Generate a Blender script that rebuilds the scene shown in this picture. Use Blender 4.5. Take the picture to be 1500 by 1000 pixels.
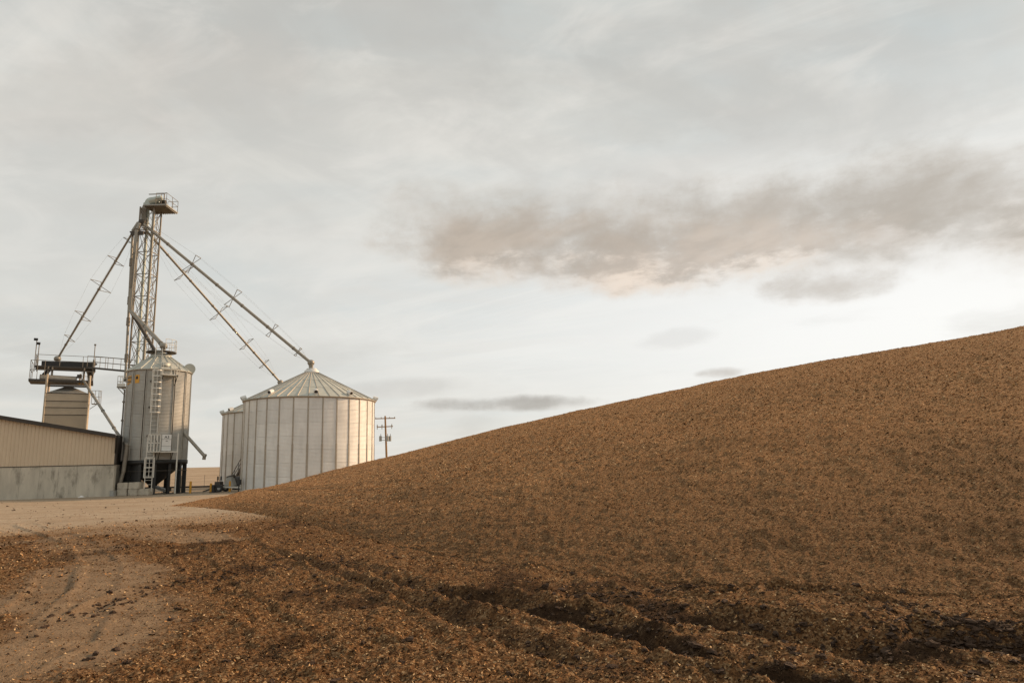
import bpy, bmesh, math, random
import numpy as np
from mathutils import Vector, Matrix

random.seed(11); rng = np.random.default_rng(11)
scene = bpy.context.scene
for o in list(bpy.data.objects): bpy.data.objects.remove(o)
col = scene.collection
PI = math.pi; R_ = math.radians

# ------------------------------------------------------------------ camera
EYE, PITCH, ROLL, F = 1.65, R_(10.09), R_(1.5), 1000.0        # F in photograph pixels (24 mm lens)
FW = Vector((0, math.cos(PITCH), math.sin(PITCH)))
U0 = Vector((0, -math.sin(PITCH), math.cos(PITCH))); R0 = Vector((1, 0, 0))
RT = R0 * math.cos(ROLL) - U0 * math.sin(ROLL)
UP = U0 * math.cos(ROLL) + R0 * math.sin(ROLL)
CAM = Vector((0, 0, EYE))
cd = bpy.data.cameras.new('camera'); cd.sensor_width = 36; cd.lens = 24
cd.clip_start = .05; cd.clip_end = 9000
cam = bpy.data.objects.new('camera', cd); col.objects.link(cam)
M = Matrix((RT, UP, -FW)).transposed().to_4x4(); M.translation = CAM
cam.matrix_world = M; scene.camera = cam
def ray(px, py): return FW + RT * ((px - 750) / F) - UP * ((py - 500) / F)
def at(px, py, Y):                     # survey helper: sight line -> world point at distance Y
    d = ray(px, py); return CAM + d * (Y / d.y)
def gr(px, py, z=0.0):
    d = ray(px, py); return CAM + d * ((z - EYE) / d.z)

# ------------------------------------------------------------------ world, sun
SUN_AZ, SUN_EL = R_(62), R_(25)
world = bpy.data.worlds.new('World'); scene.world = world; world.use_nodes = True
nt = world.node_tree; nt.nodes.clear(); N = nt.nodes; L = nt.links
def nd(t, **k):
    n = N.new(t)
    for a, b in k.items(): setattr(n, a, b)
    return n
def val(x): return x
def mth(op, a, b=None, c=None, clamp=False):
    n = nd('ShaderNodeMath', operation=op, use_clamp=clamp)
    for i, v in enumerate((a, b, c)):
        if v is None: continue
        if isinstance(v, (int, float)): n.inputs[i].default_value = v
        else: L.new(v, n.inputs[i])
    return n.outputs[0]
def sstep(x, lo, hi):
    n = nd('ShaderNodeMapRange', interpolation_type='SMOOTHSTEP')
    L.new(x, n.inputs[0]); n.inputs[1].default_value = lo; n.inputs[2].default_value = hi
    return n.outputs[0]
def mixc(f, a, b):
    n = nd('ShaderNodeMix', data_type='RGBA')
    if isinstance(f, (int, float)): n.inputs[0].default_value = f
    else: L.new(f, n.inputs[0])
    for s, v in ((6, a), (7, b)):
        if isinstance(v, tuple): n.inputs[s].default_value = (*v, 1)
        else: L.new(v, n.inputs[s])
    return n.outputs[2]
tc = nd('ShaderNodeTexCoord'); nrm = nd('ShaderNodeVectorMath', operation='NORMALIZE')
L.new(tc.outputs['Generated'], nrm.inputs[0])
sp = nd('ShaderNodeSeparateXYZ'); L.new(nrm.outputs[0], sp.inputs[0])
X, Y, Z = sp.outputs
zz = mth('ADD', mth('MAXIMUM', Z, 0.0), .10)
uu = mth('DIVIDE', X, zz); vv = mth('DIVIDE', Y, zz)       # cloud-layer plane coordinates
az = mth('ARCTAN2', X, Y); el = mth('ARCSINE', Z)
def noise(sx, sy, scale, detail=6, rough=.55, off=0.0, dist=0.0, src=(None, None)):
    c = nd('ShaderNodeCombineXYZ')
    L.new(mth('MULTIPLY', src[0] or uu, sx), c.inputs[0]); L.new(mth('MULTIPLY', src[1] or vv, sy), c.inputs[1])
    c.inputs[2].default_value = off
    n = nd('ShaderNodeTexNoise'); L.new(c.outputs[0], n.inputs['Vector'])
    n.inputs['Scale'].default_value = scale; n.inputs['Detail'].default_value = detail
    n.inputs['Roughness'].default_value = rough; n.inputs['Distortion'].default_value = dist
    return n.outputs['Fac']
n1 = noise(.55, 1.0, .9, 7, .55, 3.1, .6)
n2 = noise(.5, 1.0, 2.6, 6, .6, 8.4, .4)
n3 = noise(1, 1, 7, 7, .6, 1.7, 0, (az, el))
n4 = noise(1, 3.2, 3.2, 6, .55, 5.2, .3, (az, el))
n5 = noise(1, 2.2, 16, 6, .6, 4.4, .2, (az, el))
# high thin overcast, combed into slanting veils
ru_ = mth('ADD', mth('MULTIPLY', uu, .86), mth('MULTIPLY', vv, -.50)); rv_ = mth('ADD', mth('MULTIPLY', uu, .50), mth('MULTIPLY', vv, .86))
n6 = noise(.35, 1.5, 1.5, 8, .62, 2.2, .8, (ru_, rv_))
n7 = noise(.8, 1.3, .55, 5, .55, 6.6, .5)
base = mixc(sstep(n1, .36, .64), (.50, .555, .555), (.71, .685, .625))
base = mixc(mth('MULTIPLY', sstep(n2, .44, .68), .45), base, (.58, .53, .475))
base = mixc(mth('MULTIPLY', sstep(n6, .44, .66), .55), base, (.83, .80, .735))
base = mixc(mth('MULTIPLY', sstep(n7, .46, .66), .6), base, (.48, .485, .46))
n8 = noise(.9, 1.6, 4.2, 6, .58, 7.7, .7, (mth('ADD', az, mth('MULTIPLY', el, .9)), el)); n9 = noise(.7, 1.5, 7.5, 6, .6, 3.3, .5, (mth('SUBTRACT', az, mth('MULTIPLY', el, .6)), el))
base = mixc(mth('MULTIPLY', sstep(n8, .42, .66), .55), base, (.53, .52, .485))
base = mixc(mth('MULTIPLY', sstep(n9, .48, .70), .45), base, (.80, .765, .705))
base = mixc(mth('MULTIPLY', sstep(el, .60, .20), .46), base, (.79, .785, .74))
warm = mth('MULTIPLY', sstep(el, .17, .0), .45)
base = mixc(warm, base, (.74, .70, .64))
# brightness spread around the veiled sun
dS = mth('ADD', mth('POWER', mth('DIVIDE', mth('SUBTRACT', az, .56), .62), 2), mth('POWER', mth('DIVIDE', mth('SUBTRACT', el, .17), .19), 2))
glow = mth('EXPONENT', mth('MULTIPLY', dS, -1.0))
base = mixc(mth('MULTIPLY', glow, .95), base, (.97, .96, .93))
# low streaks
st = mth('MULTIPLY', sstep(n4, .50, .68), sstep(el, .27, .10))
base = mixc(mth('MULTIPLY', st, .38), base, (.52, .50, .46))
def cloud(az0, el0, wa, we, tilt, lo=.25, hi=1.0, nz=1.0, src=None):
    a = mth('SUBTRACT', az, az0)
    e = mth('SUBTRACT', mth('SUBTRACT', el, el0), mth('MULTIPLY', a, tilt))
    d = mth('ADD', mth('POWER', mth('ABSOLUTE', mth('DIVIDE', a, wa)), 2), mth('POWER', mth('ABSOLUTE', mth('DIVIDE', e, we)), 2))
    m = mth('SUBTRACT', 1.0, d)
    w = mth('ADD', mth('MULTIPLY', mth('SUBTRACT', n3, .5), 2.6 * nz), mth('MULTIPLY', mth('SUBTRACT', n5, .5), 1.3 * nz))
    return sstep(mth('ADD', m, w), lo, hi), e
def add_cloud(base, az0, el0, wa, we, tilt, dark, lit, op, lo=-.55, hi=1.15, nz=1.0):
    m, e = cloud(az0, el0, wa, we, tilt, lo, hi, nz)
    under = sstep(mth('ADD', e, mth('MULTIPLY', mth('SUBTRACT', n5, .5), we * 3.4)), -we * .1, -we * .95)
    c = mixc(under, dark, lit); c = mixc(mth('MULTIPLY', sstep(n9, .44, .64), .45), c, tuple(.35 * a + .65 * b for a, b in zip(dark, lit)))
    wisp = sstep(n9, .22, .52); return mixc(mth('MULTIPLY', mth('MULTIPLY', m, op), mth('ADD', .55, mth('MULTIPLY', wisp, .45))), base, c)
def dirof(px, py):
    d = ray(px, py).normalized(); return math.atan2(d.x, d.y), math.asin(d.z)
def put(base, px, py, wa, we, tilt, dark, lit, op, **k):
    a, e = dirof(px, py); return add_cloud(base, a, e, wa, we, tilt, dark, lit, op, **k)
def bar(base, p, q, we, dark, lit, op, **k):          # elongated cloud between two sky positions
    (a1, e1), (a2, e2) = dirof(*p), dirof(*q)
    return add_cloud(base, (a1 + a2) / 2, (e1 + e2) / 2, (a2 - a1) / 2, we, (e2 - e1) / (a2 - a1), dark, lit, op, **k)
base = bar(base, (560, 60), (1700, 130), .05, (.54, .53, .49), (.60, .58, .53), .40, nz=1.6)
base = bar(base, (-100, 150), (420, 90), .07, (.58, .55, .50), (.66, .60, .54), .45, nz=1.5)
base = bar(base, (640, 330), (2000, 215), .070, (.50, .445, .375), (.64, .575, .50), .88, lo=-.95, hi=1.5, nz=1.3)
base = bar(base, (1000, 300), (1900, 275), .045, (.45, .40, .335), (.62, .55, .475), .78, lo=-.8, hi=1.5, nz=1.3)
base = bar(base, (590, 365), (1130, 355), .052, (.47, .40, .325), (.76, .63, .51), .92, lo=-.8, hi=1.3, nz=1.25)
base = bar(base, (860, 400), (1260, 335), .036, (.56, .48, .40), (.95, .80, .66), .85, lo=-.6, hi=1.2, nz=1.5)
base = bar(base, (1120, 428), (1330, 414), .021, (.56, .505, .44), (.74, .67, .60), .85, lo=-.9, hi=1.4, nz=1.5)
base = bar(base, (620, 594), (870, 588), .0115, (.43, .40, .365), (.54, .50, .46), .95, nz=1.3)
base = bar(base, (1020, 548), (1085, 543), .008, (.50, .45, .40), (.6, .55, .5), .8, nz=1.2)
base = bar(base, (930, 505), (1050, 488), .014, (.66, .64, .61), (.74, .71, .67), .38, nz=1.4)
base = bar(base, (330, 585), (700, 560), .014, (.60, .58, .545), (.66, .63, .59), .55, nz=1.2)
base = bar(base, (-60, 560), (330, 575), .020, (.56, .54, .50), (.62, .59, .55), .55, nz=1.2)
sky = nd('ShaderNodeTexSky', sky_type='NISHITA'); sky.sun_disc = False
sky.sun_elevation = SUN_EL; sky.sun_rotation = SUN_AZ
bg1 = nd('ShaderNodeBackground'); bg1.inputs[1].default_value = .10; L.new(sky.outputs[0], bg1.inputs[0])
bg2 = nd('ShaderNodeBackground'); bg2.inputs[1].default_value = 1.04; L.new(base, bg2.inputs[0])
mx = nd('ShaderNodeMixShader'); mx.inputs[0].default_value = .93
L.new(bg1.outputs[0], mx.inputs[1]); L.new(bg2.outputs[0], mx.inputs[2])
wo = nd('ShaderNodeOutputWorld'); L.new(mx.outputs[0], wo.inputs[0])

sl = bpy.data.lights.new('sun', 'SUN'); sl.energy = 4.3; sl.angle = R_(5); sl.color = (1.0, .68, .42)
so = bpy.data.objects.new('sun', sl); col.objects.link(so)
sdir = Vector((math.sin(SUN_AZ) * math.cos(SUN_EL), math.cos(SUN_AZ) * math.cos(SUN_EL), math.sin(SUN_EL)))
so.rotation_euler = sdir.to_track_quat('Z', 'Y').to_euler(); so.location = sdir * 80
vs = scene.view_settings; vs.view_transform = 'Standard'; vs.look = 'None'; vs.gamma = 1; vs.use_curve_mapping = False
vs.exposure = 0.0
scene.render.engine = 'CYCLES'

# ------------------------------------------------------------------ materials
def mat(name, base, rough=.6, metal=0.0, var=.12, scale=3.0, rand=0.0, bump=0.0, bscale=40, streak=0.0, dirt=None):
    m = bpy.data.materials.new(name); m.use_nodes = True
    t = m.node_tree; p = t.nodes['Principled BSDF']
    p.inputs['Roughness'].default_value = rough; p.inputs['Metallic'].default_value = metal
    c = t.nodes.new('ShaderNodeTexCoord'); g = t.nodes.new('ShaderNodeNewGeometry')
    mp = t.nodes.new('ShaderNodeMapping'); mp.inputs['Scale'].default_value = (1, 1, 1 - streak)
    t.links.new(g.outputs['Position'], mp.inputs[0])
    n = t.nodes.new('ShaderNodeTexNoise'); n.inputs['Scale'].default_value = scale; n.inputs['Detail'].default_value = 6
    n.inputs['Roughness'].default_value = .65
    t.links.new(mp.outputs[0], n.inputs['Vector'])
    r = t.nodes.new('ShaderNodeMapRange'); r.inputs[1].default_value = .3; r.inputs[2].default_value = .7
    r.inputs[3].default_value = 1 - var; r.inputs[4].default_value = 1 + var
    t.links.new(n.outputs['Fac'], r.inputs[0])
    f = r.outputs[0]
    if rand:
        oi = t.nodes.new('ShaderNodeObjectInfo'); r2 = t.nodes.new('ShaderNodeMapRange')
        r2.inputs[3].default_value = 1 - rand; r2.inputs[4].default_value = 1 + rand
        t.links.new(oi.outputs['Random'], r2.inputs[0])
        mm = t.nodes.new('ShaderNodeMath'); mm.operation = 'MULTIPLY'
        t.links.new(f, mm.inputs[0]); t.links.new(r2.outputs[0], mm.inputs[1]); f = mm.outputs[0]
    v = t.nodes.new('ShaderNodeVectorMath'); v.operation = 'SCALE'; v.inputs[0].default_value = base
    t.links.new(f, v.inputs['Scale']); out = v.outputs[0]
    if dirt:
        dc, ds, dlo, dhi = dirt
        n2 = t.nodes.new('ShaderNodeTexNoise'); n2.inputs['Scale'].default_value = ds; n2.inputs['Detail'].default_value = 7
        n2.inputs['Roughness'].default_value = .7
        mp2 = t.nodes.new('ShaderNodeMapping'); mp2.inputs['Scale'].default_value = (1, 1, .35)
        t.links.new(g.outputs['Position'], mp2.inputs[0]); t.links.new(mp2.outputs[0], n2.inputs['Vector'])
        r3 = t.nodes.new('ShaderNodeMapRange'); r3.inputs[1].default_value = dlo; r3.inputs[2].default_value = dhi
        t.links.new(n2.outputs['Fac'], r3.inputs[0])
        mc = t.nodes.new('ShaderNodeMix'); mc.data_type = 'RGBA'
        t.links.new(r3.outputs[0], mc.inputs[0]); t.links.new(out, mc.inputs[6]); mc.inputs[7].default_value = (*dc, 1)
        out = mc.outputs[2]
    t.links.new(out, p.inputs['Base Color'])
    if bump:
        nb = t.nodes.new('ShaderNodeTexNoise'); nb.inputs['Scale'].default_value = bscale; nb.inputs['Detail'].default_value = 5
        t.links.new(g.outputs['Position'], nb.inputs['Vector'])
        b = t.nodes.new('ShaderNodeBump'); b.inputs['Strength'].default_value = bump; b.inputs['Distance'].default_value = .02
        t.links.new(nb.outputs['Fac'], b.inputs['Height']); t.links.new(b.outputs[0], p.inputs['Normal'])
    return m
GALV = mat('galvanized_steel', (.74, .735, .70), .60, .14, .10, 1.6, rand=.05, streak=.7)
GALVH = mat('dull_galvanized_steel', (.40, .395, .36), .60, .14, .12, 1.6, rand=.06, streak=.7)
GALVR = mat('galvanized_roof', (.47, .475, .415), .55, .18, .10, 2.0, rand=.05)
STIFF = mat('galvanized_stiffener', (.46, .44, .39), .5, .5, .12, 4)
STIFFD = mat('weathered_stiffener', (.40, .355, .29), .55, .4, .15, 4)
STEEL = mat('weathered_steel', (.24, .215, .175), .6, .3, .18, 5)
STEELD = mat('dark_steel', (.075, .066, .054), .65, .2, .2, 5)
CASE = mat('pale_green_casing', (.50, .55, .50), .5, .3, .1, 4)
SPOUT = mat('spout_steel', (.31, .285, .235), .5, .4, .14, 6)
BLACK = mat('black_paint', (.022, .022, .021), .5, 0, .25, 5)
TAN = mat('tan_siding', (.62, .50, .355), .55, 0, .05, 1.5, rand=.025, streak=.6)
TANB = mat('tan_bin_panel', (.52, .425, .305), .55, 0, .06, 1.5, rand=.05)
ROOFD = mat('dark_roof_trim', (.045, .036, .028), .6, 0, .2, 4)
CONC = mat('board_formed_concrete', (.52, .475, .385), .85, 0, .20, 1.3, rand=.05, bump=.4, bscale=14, streak=.75, dirt=((.17, .15, .115), .9, .56, .72))
BLOCK = mat('cast_concrete_block', (.48, .43, .345), .9, 0, .18, 4, rand=.08, bump=.6, bscale=20, dirt=((.16, .14, .11), 3, .58, .75))
YELL = mat('yellow_paint', (.66, .33, .03), .5, 0, .10, 6)
WHITE = mat('white_paint', (.78, .77, .73), .45, 0, .05, 6)
LADD = mat('galvanized_ladder', (.66, .64, .57), .45, .35, .08, 6)
WOOD = mat('pole_wood', (.34, .20, .09), .8, 0, .2, 8)
GREYP = mat('grey_paint', (.36, .36, .33), .5, .1, .1, 6)
ORANGE = mat('orange_print', (.70, .36, .05), .6, 0, .12, 9)
INK = mat('black_print', (.02, .02, .022), .6, 0, .1, 9)
RED = mat('red_print', (.45, .10, .06), .6, 0, .1, 9)

# ------------------------------------------------------------------ mesh helpers
class MB:
    def __init__(s): s.v = []; s.f = []; s.sm = []
    def add(s, vs, fs, smooth=False):
        o = len(s.v); s.v += [Vector(q) for q in vs]
        for f in fs: s.f.append([i + o for i in f]); s.sm.append(smooth)
        return s
    def box(s, c, size, rz=0.0, rot=None):
        m = rot or Matrix.Rotation(rz, 3, 'Z'); c = Vector(c); a, b, d = [q / 2 for q in size]
        vs = [c + m @ Vector((x, y, z)) for x in (-a, a) for y in (-b, b) for z in (-d, d)]
        return s.add(vs, [(0, 1, 3, 2), (4, 6, 7, 5), (0, 4, 5, 1), (2, 3, 7, 6), (0, 2, 6, 4), (1, 5, 7, 3)])
    def tube(s, p, q, r, r2=None, n=8, cap=True):
        p = Vector(p); q = Vector(q); r2 = r if r2 is None else r2
        ax = (q - p).normalized(); a = ax.orthogonal().normalized(); b = ax.cross(a)
        vs = [];
        for k in range(n):
            w = 2 * PI * k / n; d = a * math.cos(w) + b * math.sin(w)
            vs += [p + d * r, q + d * r2]
        fs = [(2 * k, 2 * ((k + 1) % n), 2 * ((k + 1) % n) + 1, 2 * k + 1) for k in range(n)]
        s.add(vs, fs, True)
        if cap: s.add([vs[2 * k] for k in range(n)], [tuple(range(n))[::-1]]); s.add([vs[2 * k + 1] for k in range(n)], [tuple(range(n))])
        return s
    def bar(s, p, q, w, h=None, up=(0, 0, 1)):
        p = Vector(p); q = Vector(q); h = h or w; ax = (q - p).normalized(); up = Vector(up)
        if abs(ax.dot(up)) > .98: up = Vector((1, 0, 0))
        a = ax.cross(up).normalized(); b = a.cross(ax).normalized()
        vs = [e + a * x * w / 2 + b * y * h / 2 for e in (p, q) for x in (-1, 1) for y in (-1, 1)]
        return s.add(vs, [(0, 1, 3, 2), (4, 6, 7, 5), (0, 4, 5, 1), (2, 3, 7, 6), (0, 2, 6, 4), (1, 5, 7, 3)])
    def lathe(s, c, prof, n=32, a0=0.0, a1=2 * PI, smooth=True):
        c = Vector(c); full = abs(a1 - a0 - 2 * PI) < 1e-6; m = n if full else n + 1; vs = []
        for k in range(m):
            w = a0 + (a1 - a0) * k / n
            for r, z in prof: vs.append(c + Vector((r * math.cos(w), r * math.sin(w), z)))
        P = len(prof); fs = []
        for k in range(n):
            j = (k + 1) % m
            for i in range(P - 1): fs.append((k * P + i, j * P + i, j * P + i + 1, k * P + i + 1))
        return s.add(vs, fs, smooth)
    def sphere(s, c, r, n=12, sz=1.0):
        return s.lathe(c, [(max(1e-4, r * math.sin(PI * k / 8)), -r * sz * math.cos(PI * k / 8)) for k in range(9)], n)
    def prism(s, pts, d):
        d = Vector(d); n = len(pts); pts = [Vector(q) for q in pts]
        return s.add(pts + [q + d for q in pts], [tuple(range(n))[::-1], tuple(range(n, 2 * n))] + [(i, (i + 1) % n, n + (i + 1) % n, n + i) for i in range(n)])
    def mesh(s, name, off=Vector((0, 0, 0))):
        me = bpy.data.meshes.new(name); me.from_pydata([q - off for q in s.v], [], s.f)
        me.polygons.foreach_set('use_smooth', s.sm); me.update(); return me
    def build(s, name, m, parent=None, local=False):
        off = Vector((0, 0, 0))
        if parent is not None and not local:
            q = parent
            while q.parent: q = q.parent
            off = q.location.copy()
        me = s.mesh(name, off); me.materials.append(m)
        o = bpy.data.objects.new(name, me); col.objects.link(o)
        if parent is not None: o.parent = parent
        return o
def tag(o, label=None, cat=None, group=None, kind=None):
    if label: o['label'] = label
    if cat: o['category'] = cat
    if group: o['group'] = group
    if kind: o['kind'] = kind
    return o
def empty(name, loc, label, cat, group=None):
    o = bpy.data.objects.new(name, None); col.objects.link(o); o.location = loc; o.empty_display_size = .3
    return tag(o, label, cat, group)
def inst(src, name, parent, rz=0.0, loc=(0, 0, 0)):
    o = src.copy(); o.name = name; col.objects.link(o); o.parent = parent; o.rotation_euler = (0, 0, rz); o.location = loc
    return o

# ------------------------------------------------------------------ numpy noise
def _h(ix, iy, sd):
    h = (ix.astype(np.int64) * 374761393 + iy.astype(np.int64) * 668265263 + sd * 1442695041) & 0xffffffff
    h = ((h ^ (h >> 13)) * 1274126177) & 0xffffffff
    return ((h ^ (h >> 16)) & 0xffffff) / float(0xffffff)
def vn(x, y, sd=0):
    ix = np.floor(x); iy = np.floor(y); fx = x - ix; fy = y - iy
    fx = fx * fx * (3 - 2 * fx); fy = fy * fy * (3 - 2 * fy)
    a = _h(ix, iy, sd); b = _h(ix + 1, iy, sd); c = _h(ix, iy + 1, sd); d = _h(ix + 1, iy + 1, sd)
    return (a + (b - a) * fx) * (1 - fy) + (c + (d - c) * fx) * fy
def fbm(x, y, freq, oct=4, sd=0, gain=.5):
    s = np.zeros_like(x); amp = 1.0; t = 0
    for k in range(oct):
        s += amp * (vn(x * freq + 17.3 * k, y * freq + 9.1 * k, sd + k) - .5); t += amp; amp *= gain; freq *= 2.03
    return s / t
def sm(x, a, b):
    t = np.clip((x - a) / (b - a), 0, 1); return t * t * (3 - 2 * t)
def pdist(x, y, pts):                 # distance to a polyline, and position along it 0..1
    best = np.full_like(x, 1e9); par = np.zeros_like(x); n = len(pts) - 1; sgn = np.zeros_like(x)
    for i in range(n):
        (ax, ay), (bx, by) = pts[i], pts[i + 1]; dx, dy = bx - ax, by - ay; q = dx * dx + dy * dy
        t = np.clip(((x - ax) * dx + (y - ay) * dy) / q, 0, 1)
        d = np.hypot(x - ax - t * dx, y - ay - t * dy); m = d < best
        best = np.where(m, d, best); par = np.where(m, (i + t) / n, par)
        sgn = np.where(m, np.sign((x - ax) * dy - (y - ay) * dx), sgn)
    return best, par, sgn
def g2(*pp): return [tuple(gr(*p)[:2]) for p in pp]

# ------------------------------------------------------------------ ground relief
RUTS = [  # polyline, half width, depth, berm
    (g2((470, 818), (540, 838), (625, 868), (735, 890), (850, 908), (950, 938), (1060, 975), (1200, 1010), (1400, 1030)), .20, .15, .06),
    (g2((830, 872), (900, 884), (1000, 905), (1120, 922), (1260, 945), (1330, 960)), .34, .26, .09),
    (g2((960, 868), (1060, 872), (1150, 866), (1250, 880), (1350, 890)), .13, .07, .05),
    (g2((1330, 935), (1420, 945), (1560, 960)), .30, .18, .08),
    (g2((330, 770), (420, 790), (520, 800), (640, 830), (760, 842)), .22, .022, .012),
    (g2((360, 795), (470, 832), (600, 882), (760, 935), (900, 990)), .13, .075, .035),
    (g2((120, 905), (180, 880), (260, 862), (330, 850), (400, 835)), .16, .05, .04),
]
BARE = [(g2((-250, 1040), (30, 965), (110, 915), (150, 870), (150, 825), (110, 790), (40, 765)), .82),
        (g2((-300, 900), (-60, 900), (60, 880), (150, 850)), .8),
        (g2((300, 790), (180, 775), (60, 790), (-150, 810)), 1.0)]
TRACKS = [g2((-60, 1010), (90, 945), (140, 880), (150, 830), (110, 790), (40, 765)), g2((-260, 960), (0, 915), (70, 870), (90, 830), (70, 795), (10, 768)),
          g2((560, 1010), (420, 930), (330, 870), (290, 825), (280, 790)), g2((760, 1000), (580, 920), (440, 850), (380, 810), (350, 780))]
def gravel_mask(x, y):               # 1 = pale gravel yard
    # litter edge runs from far left (x=-14,y=20) to the heap tip (-13,31)
    w = fbm(x, y, .35, 4, 61) * 9.0
    e = (y - (21.5 + (x + 14.5) * .75)) + w * .55
    e = np.where(x < -14.5, y - 20.5 + w * .5, e)
    return sm(e, -5.0, 6.0)
def bare_mask(x, y):
    b = np.zeros_like(x)
    for p, hw in BARE:
        d, t, s = pdist(x, y, p); b = np.maximum(b, (1 - sm(d + fbm(x, y, 1.0, 4, 33) * 1.7, hw * .3, hw * 1.6)) * np.clip(1.05 - .5 * sm(t, .45, .8), 0, 1))
    return b
def litter_mask(x, y):
    l = 1 - gravel_mask(x, y); l *= 1 - .68 * bare_mask(x, y)
    patch = sm(fbm(x, y, .8, 4, 71), .10, .28) * .5
    return np.clip(l * (1 - patch * (x < 2)), 0, 1)
def dark_mask(x, y):
    d0 = sm(fbm(x * 1.0, y * .7, .9, 4, 91), .10, .26) * .8
    for p, hw, dp, bm in RUTS:
        d, t, s = pdist(x, y, p); d0 = np.maximum(d0, (1 - sm(d + fbm(x, y, 3, 3, 5) * .4, hw * .7, hw * 1.45)) * min(1, dp * 7) * sm(fbm(x, y, .7, 3, 77), -.38, -.02) * np.clip(.35 + t * 2.0, 0, 1))
    return d0 * (1 - gravel_mask(x, y))
def ground_z(x, y):
    r = np.hypot(x, y)
    z = fbm(x, y, .12, 3, 3) * .16 * sm(r, 3, 12) * (1 - sm(r, 40, 60))
    g = gravel_mask(x, y); b = bare_mask(x, y); lit = 1 - np.clip(g + b * .9, 0, 1)
    near = 1 - sm(r, 45, 60)
    z += near * lit * (fbm(x, y, 1.1, 3, 12) * .08 + np.maximum(fbm(x, y, 4.5, 3, 14), 0) * .16 + fbm(x, y, 14, 2, 15) * .05)
    z += near * (1 - lit) * (fbm(x, y, 2.0, 3, 21) * .022 + fbm(x, y, 11, 2, 22) * .014)
    for i, (p, hw, dp, bm) in enumerate(RUTS):
        m = (np.abs(x - np.mean([q[0] for q in p])) < 14) & (np.abs(y - np.mean([q[1] for q in p])) < 14)
        xs, ys = x[m], y[m]
        wob = 1 + fbm(xs, ys, 1.3, 3, 40 + i) * 1.1
        d, t, s = pdist(xs + fbm(xs, ys, .9, 2, 50 + i) * .3, ys, p)
        end = sm(t, 0, .10) * (1 - sm(t, .90, 1.0)) * np.clip(.85 + fbm(xs, ys, .8, 2, 80 + i) * 2.0, .2, 1.25) * (np.clip(.3 + t * 1.8, 0, 1) if i == 0 else 1.0)
        q = d / (hw * wob)
        rel = -dp * np.exp(-q ** 2 * 1.1) + bm * np.exp(-((q - 1.7) / .5) ** 2) * (1 + 1.3 * fbm(xs, ys, 5, 3, 70 + i))
        z[m] += rel * end
    for i, p in enumerate(TRACKS):                       # shallow tyre prints with lugs
        m = (np.abs(x - np.mean([q[0] for q in p])) < 16) & (np.abs(y - np.mean([q[1] for q in p])) < 16)
        xs, ys = x[m], y[m]; d, t, s_ = pdist(xs + fbm(xs, ys, .5, 2, 150 + i) * .3, ys, p); Lp = sum(math.dist(a, b) for a, b in zip(p, p[1:]))
        band = 1 - sm(d, .20, .27); lug = np.sin(t * Lp / .17 * 2 * PI + s_ * d * 9)
        z[m] += band * (-.022 + .014 * lug) * sm(fbm(xs, ys, .6, 2, 160 + i), -.2, .05) + .015 * np.exp(-((d - .30) / .06) ** 2)
    # far field rising to a low brown ridge
    z += sm(r, 180, 900) * (6.0 + 2.5 * fbm(x, y, .0016, 3, 8)) + sm(r, 60, 200) * .35 * fbm(x, y, .02, 2, 9)
    z -= sm(r, 1100, 3500) * 10
    return z
def polar_sheet(rs, angs):
    A, Rr = np.meshgrid(angs, rs); return (Rr * np.sin(A)), (Rr * np.cos(A))
def grid_obj(name, x, y, z, m, closed=False):
    nr, na = x.shape
    me = bpy.data.meshes.new(name); me.vertices.add(nr * na)
    me.vertices.foreach_set('co', np.stack([x, y, z], -1).astype(np.float32).ravel())
    idx = np.arange(nr * na).reshape(nr, na)
    if closed: idx = np.concatenate([idx, idx[:, :1]], 1)
    q = np.stack([idx[:-1, :-1], idx[:-1, 1:], idx[1:, 1:], idx[1:, :-1]], -1).reshape(-1, 4)[:, ::-1]
    me.loops.add(q.size); me.polygons.add(len(q))
    me.loops.foreach_set('vertex_index', q.astype(np.int32).ravel())
    me.polygons.foreach_set('loop_start', np.arange(0, q.size, 4, dtype=np.int32))
    me.polygons.foreach_set('use_smooth', np.ones(len(q), bool))
    me.update(calc_edges=True); me.materials.append(m)
    o = bpy.data.objects.new(name, me); col.objects.link(o); return o
def fattr(o, name, v):
    a = o.data.attributes.new(name, 'FLOAT', 'POINT'); a.data.foreach_set('value', v.astype(np.float32).ravel())

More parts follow.
